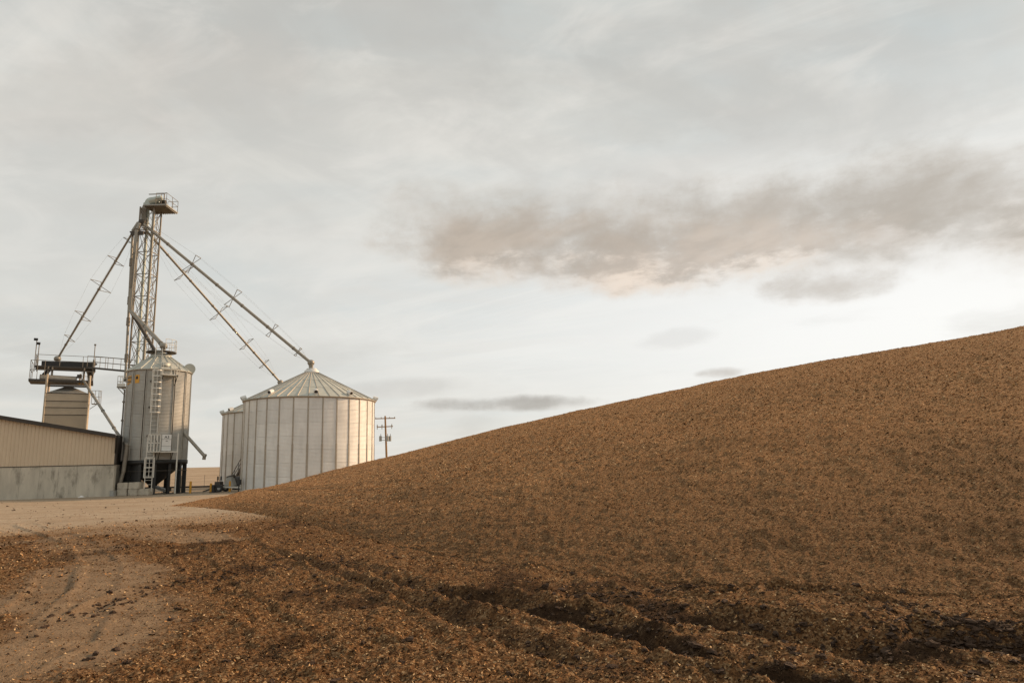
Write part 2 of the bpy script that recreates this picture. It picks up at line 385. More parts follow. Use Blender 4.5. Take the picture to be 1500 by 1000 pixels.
def earth_mat(name, kind):
    m = bpy.data.materials.new(name); m.use_nodes = True; t = m.node_tree; p = t.nodes['Principled BSDF']
    p.inputs['Roughness'].default_value = .95; p.inputs['Specular IOR Level'].default_value = .06
    p.inputs['Sheen Weight'].default_value = .26 if kind == 'heap' else .04; p.inputs['Sheen Roughness'].default_value = .45; p.inputs['Sheen Tint'].default_value = (1, .62, .34, 1)
    g = t.nodes.new('ShaderNodeNewGeometry'); lk = t.links.new
    def nz(s, det=4, ro=.6, off=0.0):
        n = t.nodes.new('ShaderNodeTexNoise'); n.inputs['Scale'].default_value = s; n.inputs['Detail'].default_value = det
        n.inputs['Roughness'].default_value = ro; lk(g.outputs['Position'], n.inputs['Vector']); return n.outputs['Fac']
    def mr(x, a, b, c=0.0, d=1.0):
        r = t.nodes.new('ShaderNodeMapRange'); r.inputs[1].default_value = a; r.inputs[2].default_value = b
        r.inputs[3].default_value = c; r.inputs[4].default_value = d; lk(x, r.inputs[0]); return r.outputs[0]
    def mx(f, a, b):
        n = t.nodes.new('ShaderNodeMix'); n.data_type = 'RGBA'
        if isinstance(f, float): n.inputs[0].default_value = f
        else: lk(f, n.inputs[0])
        for s, v in ((6, a), (7, b)):
            if isinstance(v, tuple): n.inputs[s].default_value = (*v, 1)
            else: lk(v, n.inputs[s])
        return n.outputs[2]
    def ml(a, b, op='MULTIPLY'):
        n = t.nodes.new('ShaderNodeMath'); n.operation = op
        for i, v in enumerate((a, b)):
            if isinstance(v, float): n.inputs[i].default_value = v
            else: lk(v, n.inputs[i])
        return n.outputs[0]
    def at_(nm):
        a = t.nodes.new('ShaderNodeAttribute'); a.attribute_name = nm; return a.outputs['Fac']
    fine = nz(30, 3, .8); mid = nz(15, 5, .75); big = nz(.9, 4, .6)
    vo = t.nodes.new('ShaderNodeTexVoronoi'); vo.inputs['Scale'].default_value = 46; lk(g.outputs['Position'], vo.inputs['Vector'])
    sv = t.nodes.new('ShaderNodeSeparateColor'); lk(vo.outputs['Color'], sv.inputs[0])
    chaff = mx(mr(mid, .22, .78), (.18, .086, .034), (.43, .222, .093))
    chaff = mx(mr(sv.outputs[0], .55, 1.0), chaff, (.60, .39, .20))
    chaff = mx(mr(sv.outputs[1], .60, .95), chaff, (.075, .037, .016))
    chaff = mx(ml(mr(fine, .40, .58, 1, 0), .60), chaff, (.050, .025, .012))
    chaff = mx(ml(mr(big, .45, .7), .12), chaff, (.22, .098, .036))
    if kind == 'heap':
        mpn = t.nodes.new('ShaderNodeMapping'); mpn.inputs['Rotation'].default_value = (0, 0, R_(38)); mpn.inputs['Scale'].default_value = (.10, 1.0, .4); lk(g.outputs['Position'], mpn.inputs[0])
        sn = t.nodes.new('ShaderNodeTexNoise'); sn.inputs['Scale'].default_value = .8; sn.inputs['Detail'].default_value = 5; lk(mpn.outputs[0], sn.inputs['Vector'])
        out = mx(ml(mr(sn.outputs['Fac'], .46, .64), .28), chaff, (.13, .064, .026))
        out = mx(ml(mr(nz(.20, 4, .6), .50, .72), .25), out, (.36, .175, .070))
    else:
        grav = mx(mr(nz(3, 6, .7), .3, .7), (.31, .245, .175), (.49, .405, .30))
        grav = mx(ml(mr(nz(40, 2), .58, .72), .7), grav, (.22, .17, .12))
        grav = mx(ml(mr(nz(.35, 5, .65), .48, .72), .55), grav, (.30, .215, .14))
        grav = mx(ml(mr(nz(6.5, 4, .75), .54, .66), .55), grav, (.23, .175, .12))
        grav = mx(ml(mr(nz(9, 3, .7, 1), .60, .70), .5), grav, (.58, .50, .39))
        mg = t.nodes.new('ShaderNodeMapping'); mg.inputs['Scale'].default_value = (.14, 1.1, 1); mg.inputs['Rotation'].default_value = (0, 0, R_(-12)); lk(g.outputs['Position'], mg.inputs[0])
        ng = t.nodes.new('ShaderNodeTexNoise'); ng.inputs['Scale'].default_value = .9; ng.inputs['Detail'].default_value = 7; ng.inputs['Roughness'].default_value = .7; lk(mg.outputs[0], ng.inputs['Vector'])
        grav = mx(ml(mr(ng.outputs['Fac'], .46, .66), .65), grav, (.25, .18, .115))
        bare = mx(mr(nz(2.2, 7, .7), .32, .68), (.165, .11, .066), (.30, .21, .13))
        bare = mx(ml(mr(fine, .52, .7), .6), bare, (.10, .06, .032))
        field = mx(mr(nz(.045, 7, .75), .35, .65), (.30, .225, .15), (.43, .345, .25))
        field = mx(ml(mr(nz(.4, 5, .7), .45, .68), .6), field, (.20, .14, .085))
        dk = mx(mr(mid, .3, .7), (.022, .012, .007), (.055, .031, .015))
        darkened = t.nodes.new('ShaderNodeVectorMath'); darkened.operation = 'MULTIPLY'; lk(chaff, darkened.inputs[0]); darkened.inputs[1].default_value = (.60, .60, .60)  # chaff colour scaled evenly darker for the yard
        c = mx(mr(at_('dark'), .25, .95), darkened.outputs[0], dk)
        def brk(nm): return mr(ml(at_(nm), ml(ml(mid, .5, 'SUBTRACT'), 1.5), 'ADD'), .22, .78)
        c = mx(brk('bare'), c, bare)
        tanz = mx(mr(nz(2.0, 5, .7), .35, .65), (.24, .165, .10), (.37, .265, .168))
        c = mx(mr(ml(at_('gravel'), ml(ml(mid, .5, 'SUBTRACT'), 1.2), 'ADD'), .08, .50), c, tanz)
        c = mx(mr(ml(at_('gravel'), ml(ml(mid, .5, 'SUBTRACT'), .8), 'ADD'), .45, .95), c, grav)
        out = mx(at_('field'), c, field)
    if kind == 'heap':                                   # shade of the lower slope painted into the heap colour
        shaded = t.nodes.new('ShaderNodeVectorMath'); shaded.operation = 'MULTIPLY'; lk(out, shaded.inputs[0]); shaded.inputs[1].default_value = (.58, .58, .58)
        out = mx(mr(ml(at_('darkened'), ml(ml(mid, .5, 'SUBTRACT'), .6), 'ADD'), .0, 1.0), out, shaded.outputs[0])
    lk(out, p.inputs['Base Color'])
    hgt = ml(ml(mid, .6), ml(fine, .4), 'ADD')
    b = t.nodes.new('ShaderNodeBump'); b.inputs['Distance'].default_value = .05; b.inputs['Strength'].default_value = .9 if kind == 'heap' else .75
    lk(hgt, b.inputs['Height']); lk(b.outputs[0], p.inputs['Normal'])
    return m
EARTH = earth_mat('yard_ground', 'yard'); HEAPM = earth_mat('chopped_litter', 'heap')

angs = np.radians(np.concatenate([np.linspace(-180, -52, 40, endpoint=False), np.linspace(-52, 50, 780), np.linspace(50, 180, 40, endpoint=False)[1:]]))
rs = np.concatenate([np.array([.05, .8, 2.0, 3.0, 3.8]), np.geomspace(4.4, 42, 430), np.geomspace(43, 5000, 90)])
gx, gy = polar_sheet(rs, angs); gz = ground_z(gx.ravel(), gy.ravel()).reshape(gx.shape)
ground = grid_obj('ground', gx, gy, gz, EARTH, True); tag(ground, kind='structure')
fx, fy = gx.ravel(), gy.ravel(); fr = np.hypot(fx, fy)
fattr(ground, 'gravel', gravel_mask(fx, fy)); fattr(ground, 'bare', bare_mask(fx, fy)); fattr(ground, 'dark', dark_mask(fx, fy))
fattr(ground, 'field', sm(fy + 3 * fbm(fx, fy, .1, 3, 4), 64, 68))

# ------------------------------------------------------------------ the heap
SKY = [(240, 742), (300, 731), (350, 720), (453, 698), (543, 677), (600, 663), (700, 636), (800, 612), (900, 590), (1000, 570), (1100, 549), (1200, 530), (1300, 515), (1400, 498), (1500, 480)]
CRD = [(240, 34), (300, 37.5), (350, 40), (453, 43), (543, 45), (700, 47), (850, 48), (1000, 48), (1200, 46), (1350, 44), (1500, 42)]
TOE = [(240, 742), (300, 743.5), (350, 748), (420, 760), (500, 782), (600, 806), (700, 826), (850, 846), (1000, 858), (1200, 868), (1350, 872), (1500, 876)]
def itp(tab, x): return float(np.interp(x, [q[0] for q in tab], [q[1] for q in tab]))
rows = []
for px in np.linspace(240, 1500, 120):
    T = gr(px, itp(TOE, px)); C = at(px, itp(SKY, px), itp(CRD, px)); rows.append((T.x, T.y, C.x, C.y, max(C.z, 0)))
rows = np.array(rows)
k = np.ones(9) / 9                                    # smooth the surveyed lines
sm_rows = np.stack([np.convolve(np.pad(rows[:, i], 4, mode='reflect', reflect_type='odd'), k, 'valid') for i in range(5)], 1)
ext = []
for j in range(1, 60):                                # the heap goes on to the right of the view
    dT = (sm_rows[-1, :2] - sm_rows[-8, :2]) / 7; dC = (sm_rows[-1, 2:4] - sm_rows[-8, 2:4]) / 7
    ext.append((*(sm_rows[-1, :2] + dT * j * 2.2), *(sm_rows[-1, 2:4] + dC * j * .9), sm_rows[-1, 4] + 1.2 * (1 - math.exp(-j / 25))))
rows = np.concatenate([sm_rows, np.array(ext)])
S = np.concatenate([np.linspace(0, 119, 620), np.linspace(119, len(rows) - 1, 121)[1:]])
Rw = np.stack([np.interp(S, np.arange(len(rows)), rows[:, i]) for i in range(5)], 1)
tt = np.concatenate([-np.linspace(.06, 0, 5)[:-1], np.linspace(0, 1, 300) ** 1.6, 1 + np.linspace(0, 1, 40)[1:]])
def prof(t):
    tc_ = np.clip(t, 0, 1); g = 1 - (1 - tc_) ** 1.55
    toe = np.clip(t / .05, -2, 1); return np.where(t < .05, (toe * .5 + .5 * np.maximum(toe, 0) ** 2) * prof0, g)
prof0 = 1 - .95 ** 1.55
for i_ in range(len(Rw)):                              # raise or lower each section until its skyline is the surveyed one
    Tx_, Ty_, Cx_, Cy_, H_ = Rw[i_]; t_ = np.linspace(.3, 1, 80); dd = np.hypot(Tx_ + (Cx_ - Tx_) * t_, Ty_ + (Cy_ - Ty_) * t_)
    want = (H_ - EYE) / dd[-1]; lo_, hi_ = 0.0, H_ * 1.3 + .01
    for _k in range(30):
        mid_ = (lo_ + hi_) / 2
        if np.max((mid_ * prof(t_) - EYE) / dd) > want: hi_ = mid_
        else: lo_ = mid_
    Rw[i_, 4] = lo_
TT, _ = np.meshgrid(tt, np.arange(len(Rw)))
Tx, Ty, Cx, Cy, H = [Rw[:, i:i + 1] for i in range(5)]
fr_ = np.clip(TT, -.1, 1); bk = np.clip(TT - 1, 0, 1)
dl = np.hypot(Cx - Tx, Cy - Ty) + 1e-6; bx, by = (Cx - Tx) / dl, (Cy - Ty) / dl
run = H * 1.15 + .4
hx = Tx + (Cx - Tx) * fr_ + bx * run * bk; hy = Ty + (Cy - Ty) * fr_ + by * run * bk
hz = H * prof(TT) * 1.0
hz = np.where(TT > 1, H * (1 - bk) ** 1.0 * (1 - .15 * (1 - bk) * 0) - .25 * bk, hz)
fade = np.clip(H * 3, 0, 1) * np.clip((TT + .02) / .05, 0, 1)
hd = np.hypot(hx, hy)
hz = hz + fade * (fbm(hx, hy, .22, 3, 101) * .20 + fbm(S[:, None] * .05 + 0 * TT, fr_ * dl * .55, 1.0, 4, 111) * .16 * np.clip(fr_ * 4, 0, 1) + np.maximum(fbm(hx, hy, 1.6, 3, 113), 0) * .06 + fbm(hx * .8 - hy * .6, hx * .6 + hy * .8, .9, 3, 103) * .05
     + np.maximum(fbm(hx, hy, 5.0, 3, 105), -.05) * .10 + fbm(hx, hy, 15, 2, 107) * .045)
hz = hz + np.clip(TT, 0, 1) * 0 - .03 * (TT < .001) * 1.0 + ground_z(hx.ravel(), hy.ravel()).reshape(hx.shape) * (1 - np.clip(TT / .06, 0, 1)) * (hd < 45)
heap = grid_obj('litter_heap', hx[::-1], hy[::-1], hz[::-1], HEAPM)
foot_shade = (1 - sm(fr_ * dl + fbm(hx, hy, .35, 4, 121) * 7, .2, 9.5)) * np.clip(H / 2, .3, 1); fattr(heap, 'darkened', foot_shade[::-1])  # mask of the painted shade, strongest at the toe, fading upslope
tag(heap, 'huge sloping brown heap of chopped plant litter beside the gravel yard', 'heap')

# loose chips lying on heap and ground (uncountable)
def chip_mesh(name, x, y, z, nrm, ln, wd, colr, lift, m, tilt=.55):
    n = len(x); a = rng.uniform(0, 2 * PI, n)
    t1 = np.stack([np.cos(a), np.sin(a), rng.normal(0, tilt, n)], 1); t1 /= np.linalg.norm(t1, axis=1)[:, None]
    t2 = np.cross(nrm + rng.normal(0, tilt * .8, (n, 3)), t1); t2 /= np.linalg.norm(t2, axis=1)[:, None] + 1e-9
    up = np.cross(t1, t2); c = np.stack([x, y, z + lift], 1)
    L1 = t1 * ln[:, None] / 2; W = t2 * wd[:, None] / 2; B = up * (ln * rng.uniform(-.12, .18, n))[:, None]
    v = np.stack([c - L1 - W * .7, c - L1 * .1 - W + B, c + L1, c + W * 1.1 + B * .6], 1).reshape(-1, 3)
    me = bpy.data.meshes.new(name); me.vertices.add(4 * n); me.vertices.foreach_set('co', v.astype(np.float32).ravel())
    me.loops.add(4 * n); me.polygons.add(n)
    me.loops.foreach_set('vertex_index', np.arange(4 * n, dtype=np.int32)); me.polygons.foreach_set('loop_start', np.arange(0, 4 * n, 4, dtype=np.int32))
    me.update(calc_edges=True); ca = me.attributes.new('tint', 'FLOAT_COLOR', 'POINT')
    ca.data.foreach_set('color', np.repeat(np.concatenate([colr, np.ones((n, 1))], 1), 4, 0).astype(np.float32).ravel())
    me.materials.append(m); o = bpy.data.objects.new(name, me); col.objects.link(o); return o
CHIPM = bpy.data.materials.new('litter_chip'); CHIPM.use_nodes = True
_p = CHIPM.node_tree.nodes['Principled BSDF']; _a = CHIPM.node_tree.nodes.new('ShaderNodeAttribute'); _a.attribute_name = 'tint'
CHIPM.node_tree.links.new(_a.outputs['Color'], _p.inputs['Base Color']); _p.inputs['Roughness'].default_value = .8
_p.inputs['Specular IOR Level'].default_value = .08
def palette(n, dark=.0):
    k = rng.random(n); b = rng.uniform(.75, 1.25, n)[:, None]
    c = np.where((k < .17)[:, None], (.60, .41, .22), np.where((k < .52)[:, None], (.43, .23, .095), np.where((k < .76)[:, None], (.22, .105, .040), (.06, .029, .012))))
    return c * b
# on the heap: sample grid cells with density falling with distance
hn = np.zeros(hx.shape + (3,)); dzx = np.stack([np.gradient(hx, axis=1), np.gradient(hy, axis=1), np.gradient(hz, axis=1)], -1); dzy = np.stack([np.gradient(hx, axis=0), np.gradient(hy, axis=0), np.gradient(hz, axis=0)], -1)
cr = np.cross(dzx, dzy); area = np.linalg.norm(cr, axis=-1); hn = cr / (area[..., None] + 1e-9); hn *= np.sign(hn[..., 2:3] + 1e-9)
w = area / np.maximum(np.hypot(hx, hy), 5) ** 2 * (TT > .0) * (TT < 1.08) * (np.abs(np.arctan2(hx, hy)) < R_(52)) * (hx + 0 * hy < 60)
w = (w / w.sum()).ravel()
NH = 300000
ci = rng.choice(len(w), NH, p=w); ii, jj = np.unravel_index(ci, hx.shape)
fi, fj = rng.random(NH), rng.random(NH); i2 = np.minimum(ii + 1, hx.shape[0] - 1); j2 = np.minimum(jj + 1, hx.shape[1] - 1)
def bil(g): return (g[ii, jj] * (1 - fi) + g[i2, jj] * fi) * (1 - fj) + (g[ii, j2] * (1 - fi) + g[i2, j2] * fi) * fj
cx, cy, cz = bil(hx), bil(hy), bil(hz); cdist = np.hypot(cx, cy)
ls = np.clip(cdist / 10, 1, 2.4); ln = np.minimum(rng.lognormal(math.log(.0185), .42, NH), .042) * ls; wd = ln * rng.uniform(.22, .6, NH)
o = chip_mesh('chip_scatter', cx, cy, cz, hn[ii, jj], ln, wd, palette(NH) * (1 - .40 * bil(foot_shade))[:, None], wd * .25, CHIPM); o.parent = heap; tag(o, kind='stuff')  # chip colours carry the same painted shade toward the toe
# on the ground
NG = 330000
ga = rng.uniform(R_(-46), R_(46), NG); gd = np.exp(rng.uniform(math.log(4.6), math.log(36), NG)); cx, cy = gd * np.sin(ga), gd * np.cos(ga)
lm = litter_mask(cx, cy); keep = rng.random(NG) < lm * .93 + .07
cx, cy = cx[keep], cy[keep]; cz = ground_z(cx, cy); n = len(cx); e = .02
gnx = (ground_z(cx + e, cy) - cz) / e; gny = (ground_z(cx, cy + e) - cz) / e
nn = np.stack([-gnx, -gny, np.ones(n)], 1); nn /= np.linalg.norm(nn, axis=1)[:, None]
dkm = dark_mask(cx, cy); cdist = np.hypot(cx, cy)
ls = np.clip(cdist / 10, 1, 2.0); ln = np.minimum(rng.lognormal(math.log(.020), .48, n), .05) * ls; wd = ln * rng.uniform(.2, .55, n)
pc = palette(n); pc[pc[:, 0] < .44] *= .62; pc *= .88; dk = (rng.random(n) < dkm * .95); pc[dk] = np.array((.035, .02, .011)) * rng.uniform(.6, 1.4, dk.sum())[:, None]
chips = chip_mesh('plant_litter', cx, cy, cz, nn, ln, wd, pc, wd * .25, CHIPM)
tag(chips, 'chopped brown stalks and chips strewn over the yard in front of the heap', 'litter', kind='stuff')

# dark damp clods along the ruts
ico = bmesh.new(); bmesh.ops.create_icosphere(ico, subdivisions=2, radius=1); ico.verts.ensure_lookup_table()
iv = np.array([v.co[:] for v in ico.verts]); ifc = np.array([[v.index for v in f.verts] for f in ico.faces]); ico.free()
def clods(name, x, y, sz, m):
    n = len(x); z = ground_z(x, y); V = []
    base_ = np.repeat(iv[None], n, 0); ph = rng.uniform(0, 100, (n, 1))
    q = 1 + .75 * (vn(base_[..., 0] * 2 + ph, base_[..., 1] * 2 + ph * 1.7 + base_[..., 2], 9) - .5) * 2 + .55 * (vn(base_[..., 0] * 5 + ph, base_[..., 2] * 5 - ph, 19) - .5) * 2
    st = np.stack([rng.uniform(.7, 1.5, n), rng.uniform(.7, 1.3, n), rng.uniform(.45, .85, n)], 1)
    v = base_ * q[..., None] * st[:, None] * sz[:, None, None]
    a = rng.uniform(0, 2 * PI, n); c, s = np.cos(a)[:, None], np.sin(a)[:, None]
    vx = v[..., 0] * c - v[..., 1] * s + x[:, None]; vy = v[..., 0] * s + v[..., 1] * c + y[:, None]; vz = v[..., 2] + (z + sz * .22)[:, None]
    co = np.stack([vx, vy, vz], -1).reshape(-1, 3)
    f = (ifc[None] + (np.arange(n) * len(iv))[:, None, None]).reshape(-1, 3)
    me = bpy.data.meshes.new(name); me.vertices.add(len(co)); me.vertices.foreach_set('co', co.astype(np.float32).ravel())
    me.loops.add(f.size); me.polygons.add(len(f)); me.loops.foreach_set('vertex_index', f.astype(np.int32).ravel())
    me.polygons.foreach_set('loop_start', np.arange(0, f.size, 3, dtype=np.int32)); me.polygons.foreach_set('use_smooth', np.zeros(len(f), bool))
    me.update(calc_edges=True); me.materials.append(m); o = bpy.data.objects.new(name, me); col.objects.link(o); return o
CLOD = mat('damp_clod', (.055, .030, .015), 1.0, 0, .4, 30, bump=.8, bscale=60)
px_, py_, sz_ = [], [], []
def along(pts, n, spread, lo, hi):
    pts = np.array(pts); t = rng.uniform(0, len(pts) - 1.001, n); i = t.astype(int); f = (t - i)[:, None]
    p = pts[i] * (1 - f) + pts[i + 1] * f; px_.extend(p[:, 0] + rng.normal(0, spread, n)); py_.extend(p[:, 1] + rng.normal(0, spread, n))
    sz_.extend(lo * (hi / lo) ** (rng.random(n) ** 2.2))
for (p, hw, dp, bm), n, hi in zip(RUTS, (420, 420, 260, 420, 120, 160, 260), (.035, .04, .03, .035, .025, .022, .03)): along(p, n, hw * 1.0, .012, hi)
along(g2((1370, 915), (1440, 930), (1530, 930)), 600, .24, .010, .034)
along(g2((190, 868), (240, 866), (300, 852), (330, 872)), 40, .6, .006, .028)
along(g2((330, 815), (430, 850), (500, 880)), 160, .6, .010, .03)
nS = 500; ga = rng.uniform(R_(-44), R_(40), nS); gd = np.exp(rng.uniform(math.log(5), math.log(34), nS))
px_.extend(gd * np.sin(ga)); py_.extend(gd * np.cos(ga)); sz_.extend(rng.uniform(.012, .035, nS))
nS = 260; px_.extend(rng.uniform(-34, -12, nS)); py_.extend(rng.uniform(20, 46, nS)); sz_.extend(.012 + .03 * rng.random(nS) ** 3)
o = clods('soil_clods', np.array(px_), np.array(py_), np.array(sz_), CLOD)
tag(o, 'dark moist clods scattered along the wheel ruts in front of the heap', 'clods', kind='stuff')
#OBJECTS#
# ------------------------------------------------------------------ grain bins
def corrug(r, z0, z1, pitch, amp, k=4):
    n = int(round((z1 - z0) / pitch)); out = []
    for i in range(n * k + 1): out.append((r + amp * math.sin(2 * PI * i / k), z0 + (z1 - z0) * i / (n * k)))
    return out
def gz1(x, y): return float(ground_z(np.array([x]), np.array([y]))[0])

def grain_bin(cx, cy, Rb, zE, zP, phase, label, group, details):
    root = empty('grain_bin', (cx, cy, 0), label, 'grain bin', group)
    nst, tiers = 30, 7; st = 2 * PI / nst; h = (zE - .05) / tiers
    src = None
    toward = math.atan2(-cy, -cx)
    for k in range(nst):
        for t in range(tiers):
            if src is None:
                src = MB().lathe((0, 0, 0), corrug(Rb, 0.004, h - .004, h / 10, .012), 4, 0.004, st - .004).build('wall_panel', GALV, root, True); src.rotation_euler.z = phase; src.location.z = .05; o = src
            else: o = inst(src, 'wall_panel', root, phase + k * st, (0, 0, .05 + t * h))
            o.scale = (1 + .0006 * (t % 2), 1 + .0006 * (t % 2), 1)
    # stiffener: hat section, heavier on the lower rings
    ms = MB()
    ms.prism([(Rb - .01, -.085, .05), (Rb + .055, -.055, .05), (Rb + .055, .055, .05), (Rb - .01, .085, .05)], (0, 0, zE * .48))
    ms.prism([(Rb - .01, -.06, .05 + zE * .48), (Rb + .045, -.04, .05 + zE * .48), (Rb + .045, .04, .05 + zE * .48), (Rb - .01, .06, .05 + zE * .48)], (0, 0, zE * .515))
    s0 = ms.build('stiffener', STIFFD, root, True); s0.rotation_euler.z = phase
    for k in range(1, nst): inst(s0, 'stiffener', root, phase + k * st)
    MB().lathe((0, 0, 0), [(Rb + .10, 0), (Rb + .10, .06), (Rb - .05, .06)], 60).build('base_ring', CONC, root, True)
    # roof: wedge panels with a standing rib and two lap seams
    nr = 42; sr = 2 * PI / nr; rE, rP = Rb + .12, .48; ru = (zP - zE) / (rE - rP)
    mr_ = MB()
    def P(r, a, dz=0): return (r * math.cos(a), r * math.sin(a), zE + (rE - r) * ru + dz)
    cuts = [rE, rE * .70, rE * .42, rP]
    for i in range(3):
        r1, r2 = cuts[i], cuts[i + 1]; up = .012 * (2 - i) * 0 + (.018 if i < 2 else 0)
        mr_.add([P(r1, 0, .02 * (i > 0)), P(r1, sr, .02 * (i > 0)), P(r2, sr), P(r2, 0)], [(0, 1, 2, 3)])
        if i > 0: mr_.add([P(r1 + .0, 0, .02), P(r1, sr, .02), P(r1, sr, -.01), P(r1, 0, -.01)], [(0, 3, 2, 1)])
    mr_.add([P(rE, 0, -.05), P(rE, sr, -.05), P(rE, sr), P(rE, 0)], [(0, 1, 2, 3)])
    w = .035
    a1, a2 = w / rE, w / rP
    rb0 = MB().add([P(rE, -a1), P(rE, 0, .06), P(rE, a1), P(rP, -a2), P(rP, 0, .045), P(rP, a2)], [(0, 1, 4, 3), (1, 2, 5, 4), (0, 2, 1)]).build('roof_rib', STIFFD, root, True); rb0.rotation_euler.z = phase
    for k in range(1, nr): inst(rb0, 'roof_rib', root, phase + k * sr)
    q0 = mr_.build('roof_panel', GALVR, root, True); q0.rotation_euler.z = phase
    for k in range(1, nr): inst(q0, 'roof_panel', root, phase + k * sr)
    MB().lathe((0, 0, 0), [(Rb + .02, zE - .12), (Rb + .15, zE - .05), (Rb + .15, zE - .01), (Rb, zE - .01)], 60).build('eave_ring', STIFFD, root, True)
    cp = MB().lathe((0, 0, 0), [(.62, zP - .12), (.60, zP + .10), (.45, zP + .22), (.30, zP + .26)], 20).lathe((0, 0, 0), [(.42, zP + .24), (.42, zP + .30), (.001, zP + .34)], 20).build('peak_cap', GALV, root, True)
    dh = MB().tube((0, 0, zP + .28), (0, 0, zP + .62), .13, .13, 10)
    dh.build('fill_neck', SPOUT, cp, True)
    # roof vents
    for (a, rf) in details:
        aa = toward + a; r = rE * rf; c, s = math.cos(aa), math.sin(aa); z = zE + (rE - r) * ru
        m = MB(); rad = Vector((c, s, 0)); tan = Vector((-s, c, 0)); b = Vector((c * r, s * r, z))
        m.tube(b - Vector((0, 0, .1)), b + Vector((0, 0, .20)), .13, .13, 10)
        m.tube(b + Vector((0, 0, .24)) - rad * .12, b + Vector((0, 0, .10)) + rad * .25, .18, .19, 12)
        v = m.build('roof_vent', GALV, root, True)
        MB().tube(b + Vector((0, 0, .102)) + rad * .245, b + Vector((0, 0, .092)) + rad * .262, .13, .13, 12).build('vent_mouth', BLACK, v, True)
    return root
B1 = at(452.5, 700, 57.5); BX, BY = B1.x, 57.5
zE = at(361, 591, 57.4).z; zP = at(457, 545, 57.5).z
towardA = math.atan2(-BY, -BX)
frontbin = grain_bin(BX, BY, 5.25, zE, zP, towardA - R_(2.0), 'large round corrugated steel bin standing partly behind the brown heap', 'wide grain bins',
                     [(R_(4), .93), (R_(-38), .90), (R_(-78), .98), (R_(36), .93), (R_(82), .98)])
C2 = at(405, 700, 70.0)
backbin = grain_bin(C2.x, 70.0, 5.25, zE, zP, towardA + R_(1.0), 'grain bin mostly hidden behind a larger looking steel bin, stair on its side', 'wide grain bins', [(R_(-58), .95), (R_(-86), .98), (R_(60), .95)])

# ------------------------------------------------------------------ hopper bin
HX, HY, HR = at(228, 545, 54.8).x - .05, 54.8, 2.56
HX = (at(184.5, 600, 54.8).x + at(277.5, 600, 54.8).x) / 2; HR = (at(277.5, 600, 54.8).x - at(184.5, 600, 54.8).x) / 2 * math.cos(math.atan2(HX, HY)) * 1.02
hE = at(233, 545, 54.6).z; hB = at(224, 674, 54.6).z
hop = empty('hopper_bin', (HX, HY, 0), 'tall round steel hopper bin with black cone and caged ladder', 'hopper bin')
hT = math.atan2(-HY, -HX)                     # direction from the bin to the photographer's side
def hp(lat, out=0.0, z=0.0):                  # point on the wall: lat = -1..1 across, as seen from the yard
    a = hT + math.asin(max(-1, min(1, lat))); return Vector((math.cos(a) * (HR + out), math.sin(a) * (HR + out), z))
hrad = Vector((math.cos(hT), math.sin(hT), 0)); htan = Vector((-math.sin(hT), math.cos(hT), 0))
nst, tiers = 14, 8; st = 2 * PI / nst; h = (hE - hB) / tiers; ph = hT + R_(1.7)
src = None
for k in range(nst):
    for t in range(tiers):
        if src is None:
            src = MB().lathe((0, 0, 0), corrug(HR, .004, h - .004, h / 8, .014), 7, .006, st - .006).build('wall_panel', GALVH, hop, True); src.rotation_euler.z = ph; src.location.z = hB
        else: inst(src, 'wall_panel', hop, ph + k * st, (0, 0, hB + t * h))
ms = MB()
for s_ in (-.09, .03): ms.prism([(HR - .01, s_, hB), (HR + .07, s_ + .012, hB), (HR + .07, s_ + .048, hB), (HR - .01, s_ + .06, hB)], (0, 0, hE - hB))
s0 = ms.build('stiffener', STIFF, hop, True); s0.rotation_euler.z = ph
for k in range(1, nst): inst(s0, 'stiffener', hop, ph + k * st)
m = MB(); m.box((HR + .02, -.013, (hB + hE) / 2), (.05, .035, hE - hB - .02)); g0 = m.build('stiffener_gap', STEELD, hop, True); g0.rotation_euler.z = ph
for k in range(1, nst): inst(g0, 'stiffener_gap', hop, ph + k * st)
# roof
nr = 20; sr = 2 * PI / nr; rE, rP = HR + .10, .75; hP = hE + 1.25; ru = (hP - hE) / (rE - rP)
def P(r, a, dz=0): return (r * math.cos(a), r * math.sin(a), hE + (rE - r) * ru + dz)
m = MB(); m.add([P(rE, 0), P(rE, sr), P(rP, sr), P(rP, 0)], [(0, 1, 2, 3)]); m.add([P(rE, 0, -.06), P(rE, sr, -.06), P(rE, sr), P(rE, 0)], [(0, 1, 2, 3)])
a1, a2 = .035 / rE, .035 / rP
m.add([P(rE, -a1), P(rE, 0, .07), P(rE, a1), P(rP, -a2), P(rP, 0, .06), P(rP, a2)], [(0, 1, 4, 3), (1, 2, 5, 4), (0, 2, 1)])
q0 = m.build('roof_panel', GALVR, hop, True); q0.rotation_euler.z = ph
for k in range(1, nr): inst(q0, 'roof_panel', hop, ph + k * sr)
MB().lathe((0, 0, 0), [(.80, hP - .06), (.78, hP + .16), (.40, hP + .30), (.30, hP + .32), (.30, hP + .55), (.001, hP + .56)], 20).build('peak_cap', GALVR, hop, True)
MB().lathe((0, 0, 0), [(HR + .01, hE - .10), (HR + .12, hE - .07), (HR + .12, hE - .03), (HR, hE - .03)], 48).build('eave_ring', STIFFD, hop, True)
def rail_ring(c, r, z, hgt, a0, a1, n, mb):
    pts = [Vector((c[0] + r * math.cos(a0 + (a1 - a0) * k / n), c[1] + r * math.sin(a0 + (a1 - a0) * k / n), z)) for k in range(n + 1)]
    for k, p in enumerate(pts):
        mb.tube(p, p + Vector((0, 0, hgt)), .022, n=5)
        if k < n:
            for f in (1, .55): mb.tube(p + Vector((0, 0, hgt * f)), pts[k + 1] + Vector((0, 0, hgt * f)), .02, n=5)
    return mb
